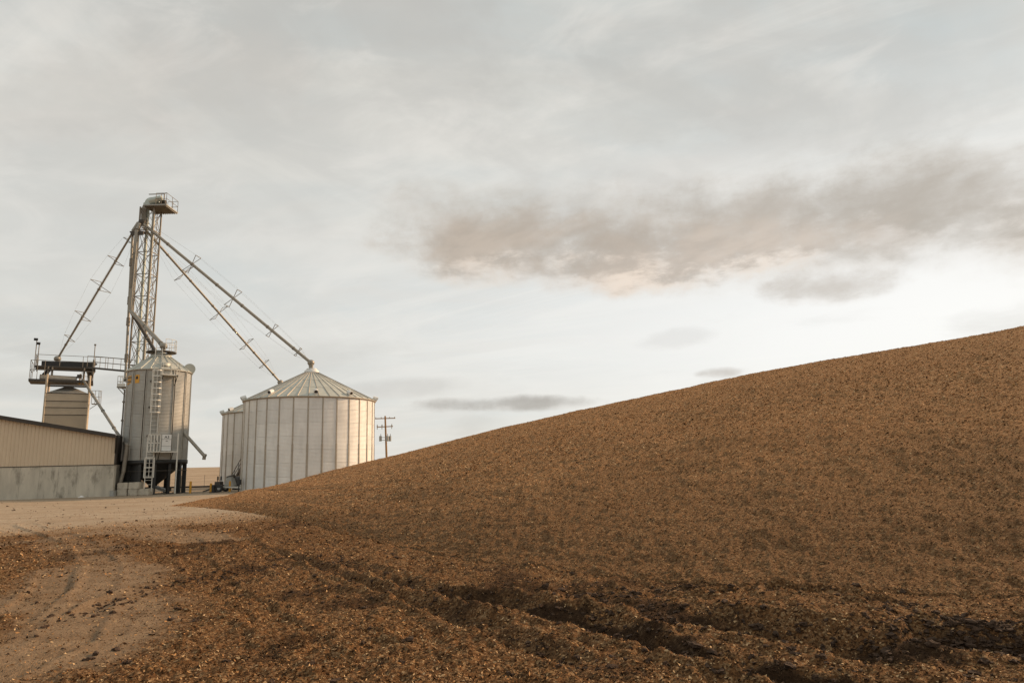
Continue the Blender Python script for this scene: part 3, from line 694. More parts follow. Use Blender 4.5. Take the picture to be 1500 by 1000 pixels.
def rail_line(pts, hgt, mb, n=4, r=.022):
    for a, b in zip(pts, pts[1:]):
        a, b = Vector(a), Vector(b)
        for k in range(n + 1):
            p = a.lerp(b, k / n); mb.tube(p, p + Vector((0, 0, hgt)), r, n=5)
        for f in (1, .52): mb.tube(a + Vector((0, 0, hgt * f)), b + Vector((0, 0, hgt * f)), r, n=5)
    return mb
pk = MB().lathe((0, 0, 0), [(.5, hP + .34), (1.12, hP + .34), (1.12, hP + .42), (.5, hP + .42)], 24).build('peak_platform', STEELD, hop, True)
rail_ring((0, 0), 1.09, hP + .42, .95, hT + R_(15), hT + R_(200), 7, MB()).build('railing', LADD, pk, True)
# round roof vent discs at the eave
for lat, zo in ((.97, .28),):
    b = hp(lat, -.12, hE + zo); m = MB(); m.tube(b + hrad * -.18, b + hrad * .18, .44, .44, 20).build('roof_vent', GALVR, hop, True)
b = hp(.16, -.55, hE + .42); m = MB(); m.lathe(b, [(.42, -.15), (.42, .10), (.3, .16), (.001, .2)], 18).build('roof_hatch', GALVR, hop, True)
b = hp(-.72, -.35, hE + .1)
# ladder + cage
def ladder(lat, z0, z1, out, name, parent, cage=(None, None), hoops=9):
    c = hp(lat, out); t = htan
    m = MB()
    for s_ in (-.24, .24): m.bar(c + t * s_ + Vector((0, 0, z0)), c + t * s_ + Vector((0, 0, z1)), .06, .05, hrad)
    n = int((z1 - z0) / .32)
    for k in range(n): z = z0 + .2 + k * .32; m.tube(c + t * -.24 + Vector((0, 0, z)), c + t * .24 + Vector((0, 0, z)), .018, n=5)
    n = int((z1 - z0) / 2.2) + 1
    for k in range(n + 1):
        z = z0 + .2 + k * (z1 - z0 - .4) / n
        for s_ in (-.24, .24): m.bar(c + t * s_ + Vector((0, 0, z)), hp(lat, -.3) + t * s_ + Vector((0, 0, z)), .03, .03)
    lo = m.build(name, LADD, parent, True)
    if cage[0] is not None:
        for k in range(hoops):
            z = cage[0] + (cage[1] - cage[0]) * k / (hoops - 1); hm = MB(); pts = []
            for j in range(9):
                w = -PI * .62 + PI * 1.24 * j / 8; pts.append(c + hrad * (.30 + .34 * math.cos(w)) + t * (.36 * math.sin(w)) + Vector((0, 0, z)))
            for p, q in zip(pts, pts[1:]): hm.bar(p, q, .012, .07)
            hm.build('cage_hoop', LADD, lo, True)
        vm = MB()
        for j in (0, 2, 4, 6, 8):
            w = -PI * .62 + PI * 1.24 * j / 8; p = c + hrad * (.305 + .34 * math.cos(w)) + t * (.365 * math.sin(w))
            vm.bar(p + Vector((0, 0, cage[0])), p + Vector((0, 0, cage[1])), .035, .012, hrad)
        vm.build('cage_strap', LADD, lo, True)
    return lo
zg = at(226, 662, 52.3).z                      # small landing by the white door box
ladder(-.07, zg + .9, hP + .35, .20, 'ladder', hop, (zg + 3.0, hE - .2), 8)
ladder(-.12, .25, zg + .8, .36, 'lower_ladder', hop, (1.3, 2.75), 3)
# landing with gate of vertical bars
c = hp(.10, .45); pl = MB().box(c + htan * .42 + Vector((0, 0, zg)), (.95, 1.75, .08), hT).build('landing', LADD, hop, True)
gm = MB(); gc = hp(-.03, .95)
for k in range(5): p = gc + htan * (-.42 + .21 * k); gm.bar(p + Vector((0, 0, zg)), p + Vector((0, 0, zg + 1.32)), .065, .05, hrad)
for f in (0.02, .68, 1.30): gm.bar(gc + htan * -.45 + Vector((0, 0, zg + f)), gc + htan * .45 + Vector((0, 0, zg + f)), .05, .065)
gm.build('landing_gate', LADD, pl, True)
for s_ in (.0, .9): MB().bar(hp(.10, .85, zg) + htan * s_, hp(.10, .0, zg - .55) + htan * s_, .05).build('bracket', STEELD, pl, True)
for s_ in (1.25,): MB().bar(c + htan * s_ + hrad * .3 + Vector((0, 0, 0.05)), c + htan * s_ + hrad * .3 + Vector((0, 0, zg + 1.4)), .07).build('landing_post', LADD, pl, True)
dbx = hp(.30, .14, zg + .72)
door = MB().box(dbx, (.20, .66, 1.24), hT + R_(14)).build('door_box', WHITE, hop, True)
MB().box(dbx + Vector((0, 0, .26)), (.225, .68, .025), hT + R_(14)).box(dbx + Vector((0, 0, -.26)), (.225, .68, .025), hT + R_(14)).build('door_seam', GREYP, door, True)
cu = bpy.data.curves.new('lettering', 'FONT'); cu.body = 'A3'; cu.size = .30; cu.align_x = 'CENTER'; cu.align_y = 'CENTER'; cu.extrude = .004
to = bpy.data.objects.new('lettering_src', cu); col.objects.link(to); bpy.context.view_layer.update()
tm = bpy.data.meshes.new_from_object(to.evaluated_get(bpy.context.evaluated_depsgraph_get())); bpy.data.objects.remove(to)
lt = bpy.data.objects.new('lettering', tm); col.objects.link(lt); tm.materials.clear(); tm.materials.append(INK); lt.parent = door
da = hT + R_(14); drd = Vector((math.cos(da), math.sin(da), 0)); dtn = Vector((-math.sin(da), math.cos(da), 0))
Mx = Matrix((dtn, Vector((0, 0, 1)), drd)).transposed().to_4x4(); Mx.translation = dbx + drd * .108 + Vector((0, 0, .42)); lt.matrix_local = Mx
MB().box(dbx + drd * .105 + Vector((0, 0, .12)), (.02, .14, .035), da).build('latch', STEELD, door, True)
# eave access platform
zt = at(245, 549, 52.5).z
pl = MB().box(hp(.24, .40, zt), (.85, 1.25, .07), hT + R_(14)).build('eave_platform', LADD, hop, True)
for s_ in (-.5, .5): MB().bar(hp(.24, .75, zt) + htan * s_, hp(.24, .02, zt - .75) + htan * s_, .05).build('bracket', STEELD, pl, True)
rail_line([hp(.24, .78, zt) + htan * -.55, hp(.24, .74, zt) + htan * .60, hp(.38, .1, zt) + htan * .1], .95, MB(), 2, .02).build('railing', LADD, pl, True)
# small sampling ports
for z in (hE - 1.0, (hE + hB) / 2 + .5, zg + 1.25): MB().tube(hp(-.22, -.02, z), hp(-.22, .22, z - .02), .085, .10, 10).build('sample_port', STEELD, hop, True)
# orange and black maker's mark
def curved(a0, a1, z0, z1, out, n=8): return MB().lathe((0, 0, 0), [(HR + out, z0), (HR + out, z1)], n, a0, a1)
def ang(lat): return hT + math.asin(lat)
zl = at(200, 557, 53.5).z; em = curved(ang(-.785) + .09, ang(-.60), zl - .33, zl + .31, .016).build('emblem', ORANGE, hop, True)
dm = MB(); pts = []
a0, a1 = ang(-.77) + .09, ang(-.64); ac = (a0 + a1) / 2; aw = (a1 - a0) / 2
for k in range(13):
    w = PI * k / 12; a = ac + aw * math.cos(w); pts.append(Vector((math.cos(a) * (HR + .022), math.sin(a) * (HR + .022), zl - .02 + .26 * math.sin(w))))
dm.add(pts, [tuple(range(13))]); dm.build('emblem_dome', INK, em, True)
for k, (l0, l1) in enumerate(((-.955, -.925), (-.915, -.89), (-.88, -.845))):
    MB().lathe((0, 0, 0), [(HR + .016, zl - .40 + .05 * k), (HR + .016, zl + .28 + .01 * k)], 4, ang(l0), ang(l1)).build('mark_letter', ORANGE, hop, True)
    for zo in (.10, -.22): MB().lathe((0, 0, 0), [(HR + .022, zl + zo), (HR + .022, zl + zo + .10)], 3, ang(l0) + .012, ang(l1)).build('mark_stroke', INK, hop, True)
# black ring beam, cone, legs, outlet
MB().lathe((0, 0, 0), [(HR - .05, hB - .30), (HR + .09, hB - .30), (HR + .09, hB - .01), (HR - .05, hB - .01)], 56).build('ring_beam', BLACK, hop, True)
MB().lathe((0, 0, 0), [(HR - .03, hB - .2), (.34, .72), (.30, .50)], 40).build('hopper_cone', BLACK, hop, True)
lm_ = MB().box((HR - .06, 0, (hB - .31) / 2 - .03), (.22, .20, hB - .25)); lm_.box((HR - .06, 0, .02), (.42, .42, .04))
l0 = lm_.build('leg', BLACK, hop, True); l0.rotation_euler.z = ph
for k in range(1, nst): inst(l0, 'leg', hop, ph + k * st)
for zz_ in (1.75,):
    MB().lathe((0, 0, 0), [(HR + .03, zz_), (HR + .055, zz_), (HR + .055, zz_ + .05), (HR + .03, zz_ + .05)], 56).build('hoop_brace', STEELD, hop, True)
# black sheets added to stand for the shade among the legs, shed side
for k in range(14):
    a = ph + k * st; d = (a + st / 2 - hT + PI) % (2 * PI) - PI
    if R_(-125) < d < R_(-12): MB().lathe((0, 0, 0), [(HR - .20, .35), (HR - .20, hB - .3)], 3, a + .03, a + st - .03).build('shade_sheet', BLACK, hop, True)
MB().bar(Vector((0, 0, .62)), hrad * .6 + htan * .95 + Vector((0, 0, .22)), .42, .20).build('discharge_chute', GREYP, hop, True)
gt = MB().box((0, 0, .46), (.7, .7, .16)).build('slide_gate', STEELD, hop, True)

# ------------------------------------------------------------------ elevator tower
TY0, TW = 58.2, 1.25
tx = at(189, 534, TY0).x; TX = tx + TW / 2; TYc = TY0 + TW / 2
zTop = at(236, 306, TYc).z
tower = empty('elevator_tower', (TX, TYc, 0), 'tall lattice steel bucket elevator tower rising behind the hopper bin', 'tower')
cs = [Vector((TX + a * TW / 2, TYc + b * TW / 2, 0)) for a, b in ((-1, -1), (1, -1), (1, 1), (-1, 1))]
for c in cs:
    m = MB(); m.bar(c, c + Vector((0, 0, zTop)), .11); m.box(c + Vector((0, 0, .02)), (.3, .3, .05)); m.build('column', STEEL, tower)
sec = 2.03; ns = int(zTop / sec)
for i in range(ns + 1):
    z = zTop - .15 - i * sec
    if z < .5: break
    for k in range(4):
        a, b = cs[k], cs[(k + 1) % 4]
        MB().bar(a + Vector((0, 0, z)), b + Vector((0, 0, z)), .06).build('girt', STEEL, tower)
        if z - sec > .2:
            MB().bar(a + Vector((0, 0, z)), b + Vector((0, 0, z - sec)), .035).build('brace', STEEL, tower)
            MB().bar(b + Vector((0, 0, z)), a + Vector((0, 0, z - sec)), .035).build('brace', STEEL, tower)
            if k % 2 == 0:
                g_ = a.lerp(b, .5); MB().box(g_ + Vector((0, 0, z - sec / 2)), (.16, .03, .16)).build('gusset', STEEL, tower)
for s_ in (-1, 1):
    c = Vector((TX + s_ * .27, TYc, 0)); m = MB(); m.box(c + Vector((0, 0, (zTop + .9) / 2 + .3)), (.17, .20, zTop + .3))
    k = 3.0
    while k < zTop: m.box(c + Vector((0, 0, k)), (.23, .27, .05)); k += 3.05
    m.build('leg_casing', CASE, tower)
MB().box((TX, TYc, .45), (1.1, .5, .9)).build('boot', STEELD, tower)
# ladder on the tower back face
m = MB()
for s_ in (-.2, .2): m.bar((TX + s_, TYc + TW / 2 + .15, 1), (TX + s_, TYc + TW / 2 + .15, zTop), .035)
z = 1.2
while z < zTop: m.bar((TX - .2, TYc + TW / 2 + .15, z), (TX + .2, TYc + TW / 2 + .15, z), .022); z += .34
m.build('ladder', STEEL, tower)
# head platform
zp = at(235, 306, TYc).z; xl, xr = at(219, 305, TYc).x, at(252, 309, TYc).x
hpf = MB(); hpf.box(((xl + xr) / 2, TYc + .05, zp), (xr - xl, TW + .9, .10))
hp_o = hpf.build('head_platform', GREYP, tower)
m = MB(); n = 12
for k in range(n):
    x = xl + .1 + (xr - xl - .2) * k / (n - 1); m.box((x, TYc + .05, zp - .10), (.04, TW + .8, .08))
m.build('grating', STEEL, hp_o)
yf, yb = TYc + .05 - (TW + .9) / 2 + .04, TYc + .05 + (TW + .9) / 2 - .04; xm = xl + (xr - xl) * .52
rail_line([(xm, yf, zp), (xr - .05, yf, zp), (xr - .05, yb, zp), (xm, yb, zp)], 1.1, MB(), 2, .022).build('railing', STEEL, hp_o)
# head housing: rounded pulley casing seen end on, hood and motor
hc = Vector((at(226, 300, TYc).x, TYc, zp)); pr_ = [(-.85, .05), (.55, .05), (.55, .45)]
for k in range(13):
    w = PI * k / 12 * .98; pr_.append((-.12 + .62 * math.cos(w), .52 + .52 * math.sin(w)))
pr_.append((-.85, .5))
hh = MB().prism([(hc.x + a, TYc - .28, zp + b) for a, b in pr_], (0, .56, 0)).build('head_housing', CASE, tower)
MB().tube((hc.x - .12, TYc - .30, zp + .52), (hc.x - .12, TYc - .36, zp + .52), .16, n=12).build('bearing', STEELD, hh)
MB().prism([(hc.x - .45, TYc - .286, zp + .86), (hc.x - .2, TYc - .286, zp + .98), (hc.x + .02, TYc - .286, zp + .98), (hc.x - .25, TYc - .286, zp + .84)], (0, -.006, 0)).build('maker_plate', RED, hh)
m = MB(); m.tube((hc.x - .1, TYc - .55, zp + .50), (hc.x + .95, TYc - .55, zp + .85), .34, .22, 14)
m.build('belt_guard', CASE, tower)
m = MB(); m.tube((hc.x + .7, TYc - .2, zp + .55), (hc.x + 1.15, TYc - .2, zp + .55), .20, n=12); m.box((hc.x + .9, TYc - .2, zp + .2), (.5, .5, .3)); m.build('motor', STEELD, tower)
# jib hoist
jx = at(242.5, 300, TYc).x; jz = at(243, 286, TYc).z; j0 = at(221, 284.5, TYc)
m = MB(); m.tube((jx, TYc - .3, zp), (jx, TYc - .3, jz), .045); m.tube((jx, TYc - .3, jz), (j0.x, TYc - .3, jz + .0), .045); m.tube((jx, TYc - .3, jz - .55), (jx - .45, TYc - .3, jz - .9), .05)
m.tube((jx, TYc - .3, jz), (xr - .05, yf, zp + 1.1), .022); m.build('jib_hoist', STEEL, tower)
# discharge chute and distributor
d0 = at(214, 305, TY0); d1 = at(205, 323, TY0 - .2)
m = MB(); m.bar((hc.x - .72, TYc - .1, zp + .25), (hc.x - .85, TYc - .15, zp - .25), .42, .38); m.bar((hc.x - .82, TYc - .15, zp - .12), (d1.x + .05, TYc - .35, d1.z + .12), .40, .36); m.build('discharge_chute', STEEL, tower)
dq = Vector((d1.x, TYc - .45, d1.z))
m = MB(); m.lathe(dq, [(.001, .22), (.28, .16), (.34, -.10), (.24, -.32), (.001, -.32)], 16); dist_o = m.build('distributor', STEELD, tower)
zq = at(212, 342, TY0).z; qx0, qx1 = at(195, 340, TY0).x, at(215, 340, TY0).x
m = MB(); m.box(((qx0 + qx1) / 2, TY0 - .25, zq), (qx1 - qx0, .6, .10)); m.bar((qx0 + .1, TY0 - .52, zq - .18), (qx1, TY0 - .52, zq - .18), .10, .28); pf = m.build('distributor_platform', STEELD, tower)
rail_line([(qx0 + .9, TY0 - .50, zq), (qx1 - .03, TY0 - .50, zq), (qx1 - .03, TY0 - .1, zq)], .6, MB(), 2, .02).build('railing', STEEL, pf)

# ------------------------------------------------------------------ spouts
def bracket(mb, p, ax, size):
    up = Vector((0, 0, 1)); a = ax.cross(up).normalized(); b = a.cross(ax).normalized()
    for s1, s2 in ((1, .45), (-1, .45), (1, -.45), (-1, -.45)):
        mb.tube(p, p + b * size * s1 + a * size * s2 * 1.2, .028, n=5)
    for s1 in (1, -1): mb.tube(p + b * size * s1 + a * size * .54, p + b * size * s1 - a * size * .54, .026, n=5)
def spout(label, p, q, r, fr, cat='spout', group='long grain spouts', endball=True, size=1.0, m_=None):
    p = Vector(p); q = Vector(q); ax = (q - p).normalized()
    o = empty('spout_pipe', q, label, cat, group)
    m = MB(); m.tube(p, q, r, n=12); pipe = m.build('pipe', m_ or SPOUT, o)
    n = int((q - p).length / 3.05)
    for k in range(1, n + 1):
        c = p + ax * (k * 3.05)
        if (c - q).length > .4: MB().tube(c - ax * .06, c + ax * .06, r + .03, n=12).build('flange', STEEL, pipe)
    tips = []
    up = Vector((0, 0, 1)); a = ax.cross(up).normalized(); b = a.cross(ax).normalized()
    for f, s in fr:
        mb = MB(); bracket(mb, p.lerp(q, f), ax, s * size); mb.build('truss_bracket', STEEL, o); tips.append((p.lerp(q, f), s * size))
    if tips:
        for s1 in (1, -1):
            for s2 in (.54, -.54):
                mb = MB(); prev = p.lerp(q, .02)
                for c, s in tips: nx = c + b * s * s1 + a * s * s2; mb.tube(prev, nx, .005, n=4, cap=False); prev = nx
                mb.tube(prev, p.lerp(q, .985), .005, n=4, cap=False); mb.build('truss_cable', GREYP, o)
    if endball:
        m = MB(); m.sphere(q + ax * .1, .30, 14, .9); m.tube(q + Vector((0, 0, -.05)) + ax * .05, q + Vector((0, 0, -.55)) + ax * .05, .17, .13, 12); m.build('dead_box', SPOUT, o)
    return o
s0_ = dq + Vector((.22, -.1, -.25))
spout('long steel spout from the tower top to the peak of the front round bin', s0_, Vector((BX, BY, zP + .85)) - Vector((.15, 0, -.02)), .125, [(.01, .3), (.30, .85), (.55, .85), (.78, .62), (.93, .40)])
spout('thinner steel spout from the tower top to the rear round bin', s0_ + Vector((-.1, .15, -.25)), Vector((C2.x, 70.0, zP + .85)), .105, [(.27, .95), (.52, .95), (.73, .75), (.87, .55)])
UY = 61.5
sL = at(194, 341, TY0 - .3); sE = at(85, 524, UY)
spout('slender steel spout sloping from the tower down to the tan bin platform', sL, sE, .085, [(.06, .42), (.22, .75), (.42, .95), (.66, .75), (.84, .5)])
# connecting elbow from distributor to the left-hand pipes: part of each pipe
v1a, v1b = at(194.5, 338, TY0 - .3), at(183.5, 556, TY0 - .3)
o = empty('downpipe', (v1b.x, v1b.y, v1b.z), 'slim vertical pipe clipped to the outer edge of the lattice tower', 'pipe')
m = MB(); m.tube(dq + Vector((-.3, -.1, -.1)), v1a, .13, n=12); m.tube(v1a, v1b, .105, n=12); pp = m.build('pipe', SPOUT, o)
for f in (.22, .48, .62, .86): c = v1a.lerp(v1b, f); MB().tube(c - Vector((0, 0, .35)), c + Vector((0, 0, .35)), .155, n=12).build('pipe_sleeve', STEEL, pp)
m = MB(); m.box(v1b + Vector((.1, .15, -.05)), (.42, .42, .25)); m.build('elbow', STEELD, o)
v2a, v2b = at(203, 326, TY0 - .55), at(190.5, 456, TY0 - .55); v2m = at(201, 337, TY0 - .55)
o = empty('downpipe', (v2b.x, v2b.y, v2b.z), 'thick square downpipe beside the lattice tower above the forked spouts', 'pipe')
m = MB(); m.tube(dq + Vector((-.1, -.15, -.2)), v2m, .17, n=12); m.build('elbow', SPOUT, o)
m = MB(); m.bar(v2m, v2b, .29, .27); m.build('pipe', SPOUT, o)
m = MB(); m.bar(v2m.lerp(v2b, .28) + Vector((-.05, -.16, 0)), v2m.lerp(v2b, .72) + Vector((-.05, -.16, 0)), .14, .04, (0, 1, 0)); m.build('lining_plate', STEEL, o)
hc_ = Vector((HX, HY, hP + .95))
e1 = hc_ + Vector((0.1, 0, 0))
spout('stout steel spout dropping from the tower to the hopper bin peak', v2b + Vector((0, 0, .1)), e1, .17, [], group='short spouts onto the hopper bin', m_=SPOUT)
e2 = Vector((HX - .75, HY + 1.9, hE + .95))
spout('dark short spout running down behind the hopper bin roof', v2b + Vector((.1, .15, -.15)), e2, .14, [], group='short spouts onto the hopper bin', endball=False, m_=STEELD)
ra, rb = at(268, 632, HY - .2), at(299, 667, HY - .6)
rs_ = spout('discharge spout jutting from the right side of the hopper bin', ra, rb, .13, [], group=None, endball=False, m_=SPOUT)
m = MB(); m.tube(rb, rb + Vector((.12, 0, -.05)), .17, n=12); m.tube(rb + Vector((.02, 0, 0)), rb + Vector((.0, 0, -.32)), .13, n=12); m.build('end_spout', SPOUT, rs_)
# small service platform on the tower's left edge
pc = at(178, 567, TY0 - .5); o = empty('service_platform', (pc.x, pc.y, pc.z), 'small railed service platform bracketed between shed and hopper bin', 'platform')
m = MB(); m.box(pc + Vector((.1, .3, 0)), (.85, .9, .10)); m.build('deck', STEEL, o)
rail_line([pc + Vector((.5, -.12, 0)), pc + Vector((-.30, -.12, 0)), pc + Vector((-.30, .72, 0))], .95, MB(), 2, .02).build('railing', LADD, o)
for y in (-.1, .6): MB().bar(pc + Vector((-.25, y, -.05)), pc + Vector((.42, y, -.75)), .05).build('bracket', STEEL, o)
m = MB(); m.box(pc + Vector((.05, -.13, .16)), (.66, .02, .30)); m.build('kick_plate', LADD, o)

# ------------------------------------------------------------------ shed
sYr = 51.6; sx0, sx1 = -52.0, at(164.5, 727, sYr).x; yaw = R_(17)
def sy(x): return sYr + (x - sx1) * math.tan(yaw)
def wall_pt(px, py):                      # sight line meets the shed's front wall
    d = ray(px, py); tn = math.tan(yaw); return CAM + d * ((sYr - sx1 * tn) / (d.y - d.x * tn))
zS = wall_pt(100, 682).z; rA, rB = wall_pt(0, 611), wall_pt(166, 638)
def rz_(x): return rB.z + (x - rB.x) * (rA.z - rB.z) / (rA.x - rB.x)
shed = empty('metal_shed', (sx1, sYr, 0), 'low shed with tan ribbed siding on a stained concrete wall', 'shed')
DEP = 3.4; dvec = Vector((-math.sin(yaw) * DEP, math.cos(yaw) * DEP, 0))
x = sx1; i = 0
pw = 1.15
while x - pw > sx0:
    a, b = x - pw + .006, x - .006
    m = MB(); m.prism([(a, sy(a) + .0, 0), (b, sy(b) + .0, 0), (b, sy(b) + .24, 0), (a, sy(a) + .24, 0)], (0, 0, zS)); m.build('concrete_panel', CONC, shed)
    x -= pw
sw = .92; x = sx1 - .03
while x - sw > sx0 + .2:
    m = MB(); n = 4; a = x - sw
    for k in range(n):                          # ribbed sheet: flats and raised ribs
        p = sw / n; xs = [a + p * k, a + p * (k + .70), a + p * (k + .76), a + p * (k + .90), a + p * (k + .96), a + p * (k + 1)]; ys = [0, 0, -.035, -.035, 0, 0]
        for j in range(5):
            q = [(xs[j], sy(xs[j]) + .03 + ys[j]), (xs[j + 1], sy(xs[j + 1]) + .03 + ys[j + 1])]
            m.add([(q[0][0], q[0][1], zS + .03), (q[1][0], q[1][1], zS + .03), (q[1][0], q[1][1], rz_(q[1][0]) - .02), (q[0][0], q[0][1], rz_(q[0][0]) - .02)], [(0, 1, 2, 3)])
    m.build('siding_panel', TAN, shed); x -= sw
m = MB(); m.prism([(sx0, sy(sx0) - .03, zS - .02), (sx1, sy(sx1) - .03, zS - .02), (sx1, sy(sx1) + .1, zS - .02), (sx0, sy(sx0) + .1, zS - .02)], (0, 0, .055)); m.build('base_flashing', ROOFD, shed)
m = MB(); m.box((sx1 + .01, sYr + .05, (zS + rz_(sx1)) / 2), (.13, .14, rz_(sx1) - zS)); m.build('corner_trim', ROOFD, shed)
xe = wall_pt(172.0, 637).x; zz0, zz1 = rz_(sx0), rz_(xe)
m = MB(); m.prism([Vector((sx0, sy(sx0) - .30, zz0)), Vector((xe, sy(xe) - .30, zz1)), Vector((xe, sy(xe), zz1)) + dvec, Vector((sx0, sy(sx0), zz0)) + dvec], (0, 0, .10)); rf = m.build('roof', ROOFD, shed)
m = MB(); m.prism([(sx0, sy(sx0) - .34, zz0 - .12), (xe + .04, sy(xe) - .34, zz1 - .12), (xe + .04, sy(xe) - .34, zz1 + .16), (sx0, sy(sx0) - .34, zz0 + .16)], (0, .06, 0)); m.build('rake_trim', ROOFD, rf)
m = MB(); m.prism([(xe, sy(xe) - .28, zz1 - .04), (sx1 + .08, sYr - .28, zz1 - .06), (sx1 + .08, sYr - .28, zz1 - 1.25)], dvec); m.build('eave_soffit', ROOFD, rf)
m = MB(); c_ = Vector((sx1 - .14, sYr + .1, 0)) + dvec * .52; m.box(c_ + Vector((0, 0, zS / 2)), (.22, DEP - .5, zS), yaw); m.build('side_wall', CONC, shed)
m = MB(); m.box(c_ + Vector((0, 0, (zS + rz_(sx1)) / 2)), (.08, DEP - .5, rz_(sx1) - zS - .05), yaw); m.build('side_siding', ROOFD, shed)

# ------------------------------------------------------------------ tan holding bin with cleaner deck
uc = at(98, 600, UY); uyaw = R_(31); um = Matrix.Rotation(uyaw, 3, 'Z')
UW = (at(130, 590, UY).x - at(66, 590, UY).x) * .81
ub = empty('holding_bin', (uc.x, uc.y, 0), 'square tan steel bin behind the shed with cleaning deck on top', 'bin')
uO = Vector((uc.x, uc.y, 0))
def up_(x, y, z): return uO + um @ Vector((x, y, 0)) + Vector((0, 0, z))
zs_ = [at(98, q + .5, UY - 1.5).z for q in (626, 606.5, 596, 586.5, 575)]
zs_[0] = 2.0
ribs = lambda z0, z1, k: None
for k in range(4):
    z0, z1 = zs_[k], zs_[k + 1]; tp = 1.0
    m = MB(); w = UW + (.0 if k == 0 else .05); m.box(uO + Vector((0, 0, (z0 + z1) / 2)), (w, w, z1 - z0 - .04), uyaw)
    if k == 0:
        n = 20
        for j in range(n): m.box(up_(-UW / 2 + UW * (j + .5) / n, -UW / 2 - .01, (z0 + z1) / 2), (.07, .05, z1 - z0 - .05), uyaw)
    w_ = m.build('wall_band', TANB, ub)
    MB().box(uO + Vector((0, 0, z1 - .01)), (UW + .12, UW + .12, .05), uyaw).build('band_trim', STEELD, ub)
for sx_ in (-1, 1):
    for sy_ in (-1, 1): MB().bar(up_(sx_ * UW / 2, sy_ * UW / 2, 0), up_(sx_ * UW / 2, sy_ * UW / 2, at(98, 552, UY).z), .13).build('corner_post', TANB, ub)
zt_ = zs_[4]; zap = at(100, 565.5, UY - .3).z
m = MB(); w = UW / 2 - .02; m.add([up_(-w, -w, zt_), up_(w, -w, zt_), up_(w, w, zt_), up_(-w, w, zt_), up_(.2, -.2, zap), up_(.2, .2, zap), up_(-.2, .2, zap), up_(-.2, -.2, zap)], [(0, 1, 4, 7), (1, 2, 5, 4), (2, 3, 6, 5), (3, 0, 7, 6), (4, 5, 6, 7)])
m.build('hip_roof', STIFF, ub)
# lower deck
zd = at(80, 561, UY).z; xL = -UW / 2 - 1.35; xR = UW / 2 + .25
def deck(z, x0, x1, w, th, m_, nm):
    m = MB(); m.box(up_((x0 + x1) / 2, -.1, z), (x1 - x0, w, th), uyaw); return m.build(nm, m_, ub)
lowd = deck(zd, xL, xR, 2.6, .20, STEELD, 'lower_deck')
for z in (zd - .45,): MB().bar(up_(-UW / 2, -1.2, z), up_(UW / 2, -1.2, z), .14).build('deck_beam', STEELD, ub)
rail_line([up_(xL + .05, 1.1, zd), up_(xL + .05, -1.35, zd), up_(xL + 1.1, -1.35, zd)], 1.75, MB(), 2, .024).build('railing', STEEL, lowd)
rail_line([up_(xR - .9, -1.35, zd), up_(xR - .05, -1.35, zd), up_(xR - .05, 1.1, zd)], .9, MB(), 2, .022).build('railing', STEEL, lowd)
# rotary drum cleaner
zr = at(80, 556.0, UY - 1.3).z
dr = MB().tube(up_(-UW / 2 - .55, -1.05, zr + .08), up_(UW / 2 - 1.05, -1.05, zr + .0), .33, n=18).build('cleaner_drum', SPOUT, ub)
for f in (.0, 1): MB().tube(up_(-UW / 2 - .57 + f * (UW - .5), -1.05, zr + .08 - .08 * f), up_(-UW / 2 - .52 + f * (UW - .5), -1.05, zr + .08 - .08 * f), .35, n=18).build('drum_flange', STEELD, dr)
MB().box(up_(UW / 2 - .85, -1.05, zr + .35), (.34, .4, .3), uyaw).build('drive_motor', STEELD, ub)
for k in range(2): MB().box(up_(UW / 2 - .78 + .28 * k, -1.1, zr + .10), (.11, .10, .95), uyaw).build('belt_cover', YELL, ub)
# upper deck, conveyor trough, hoppers
zu = at(85, 541, UY).z
upd = deck(zu, xL + .35, UW / 2 + .35, 2.2, .14, STEELD, 'upper_deck')
MB().bar(up_(xL + .4, -1.2, zu - .28), up_(UW / 2, -1.2, zu - .28), .12).build('deck_beam', STEELD, ub)
for x in (-UW / 2, -.0 - UW / 2 + .3, UW / 2 - .5): MB().bar(up_(x, -1.15, zd), up_(x, -1.15, zu), .12).build('deck_post', STEEL, ub)
rail_line([up_(xL + .4, 1.0, zu), up_(xL + .4, -1.15, zu), up_(UW / 2 + 1.1, -1.15, zu)], 1.05, MB(), 3, .022).build('railing', STEEL, upd)
m = MB(); zc = zu + .34
m.prism([up_(-UW / 2 - .6, -.3, zc - .22), up_(UW / 2 - .15, -.3, zc - .22), up_(UW / 2 + .45, -.3, zc + .22), up_(UW / 2 + .2, -.3, zc + .34), up_(-UW / 2 - .6, -.3, zc + .26)], um @ Vector((0, .6, 0))); m.build('conveyor_trough', BLACK, ub)
m = MB(); m.bar(up_(-UW / 2 + .1, -.5, zu - .1), up_(-UW / 2 - .35, -.5, zr + .4), .42, .3); m.build('feed_chute', BLACK, ub)
m = MB(); c = up_(UW / 2 - .02, -.6, zu - .1)
for (z0, w0, z1, w1) in ((0, .62, -.62, .30), (-.62, .30, -1.1, .24)):
    vs_ = [c + um @ Vector((a * w0, b * w0, z0)) for a, b in ((-1, -1), (1, -1), (1, 1), (-1, 1))] + [c + um @ Vector((a * w1, b * w1, z1)) for a, b in ((-1, -1), (1, -1), (1, 1), (-1, 1))]
    vs_ = [c + (q - c) * 1 for q in vs_]; m.add(vs_, [(0, 1, 5, 4), (1, 2, 6, 5), (2, 3, 7, 6), (3, 0, 4, 7), (4, 5, 6, 7), (3, 2, 1, 0)])
m.v = [Vector((c.x + (q.x - c.x) * .62, c.y + (q.y - c.y) * .62, q.z)) for q in m.v]
m.build('discharge_hopper', STEELD, ub)
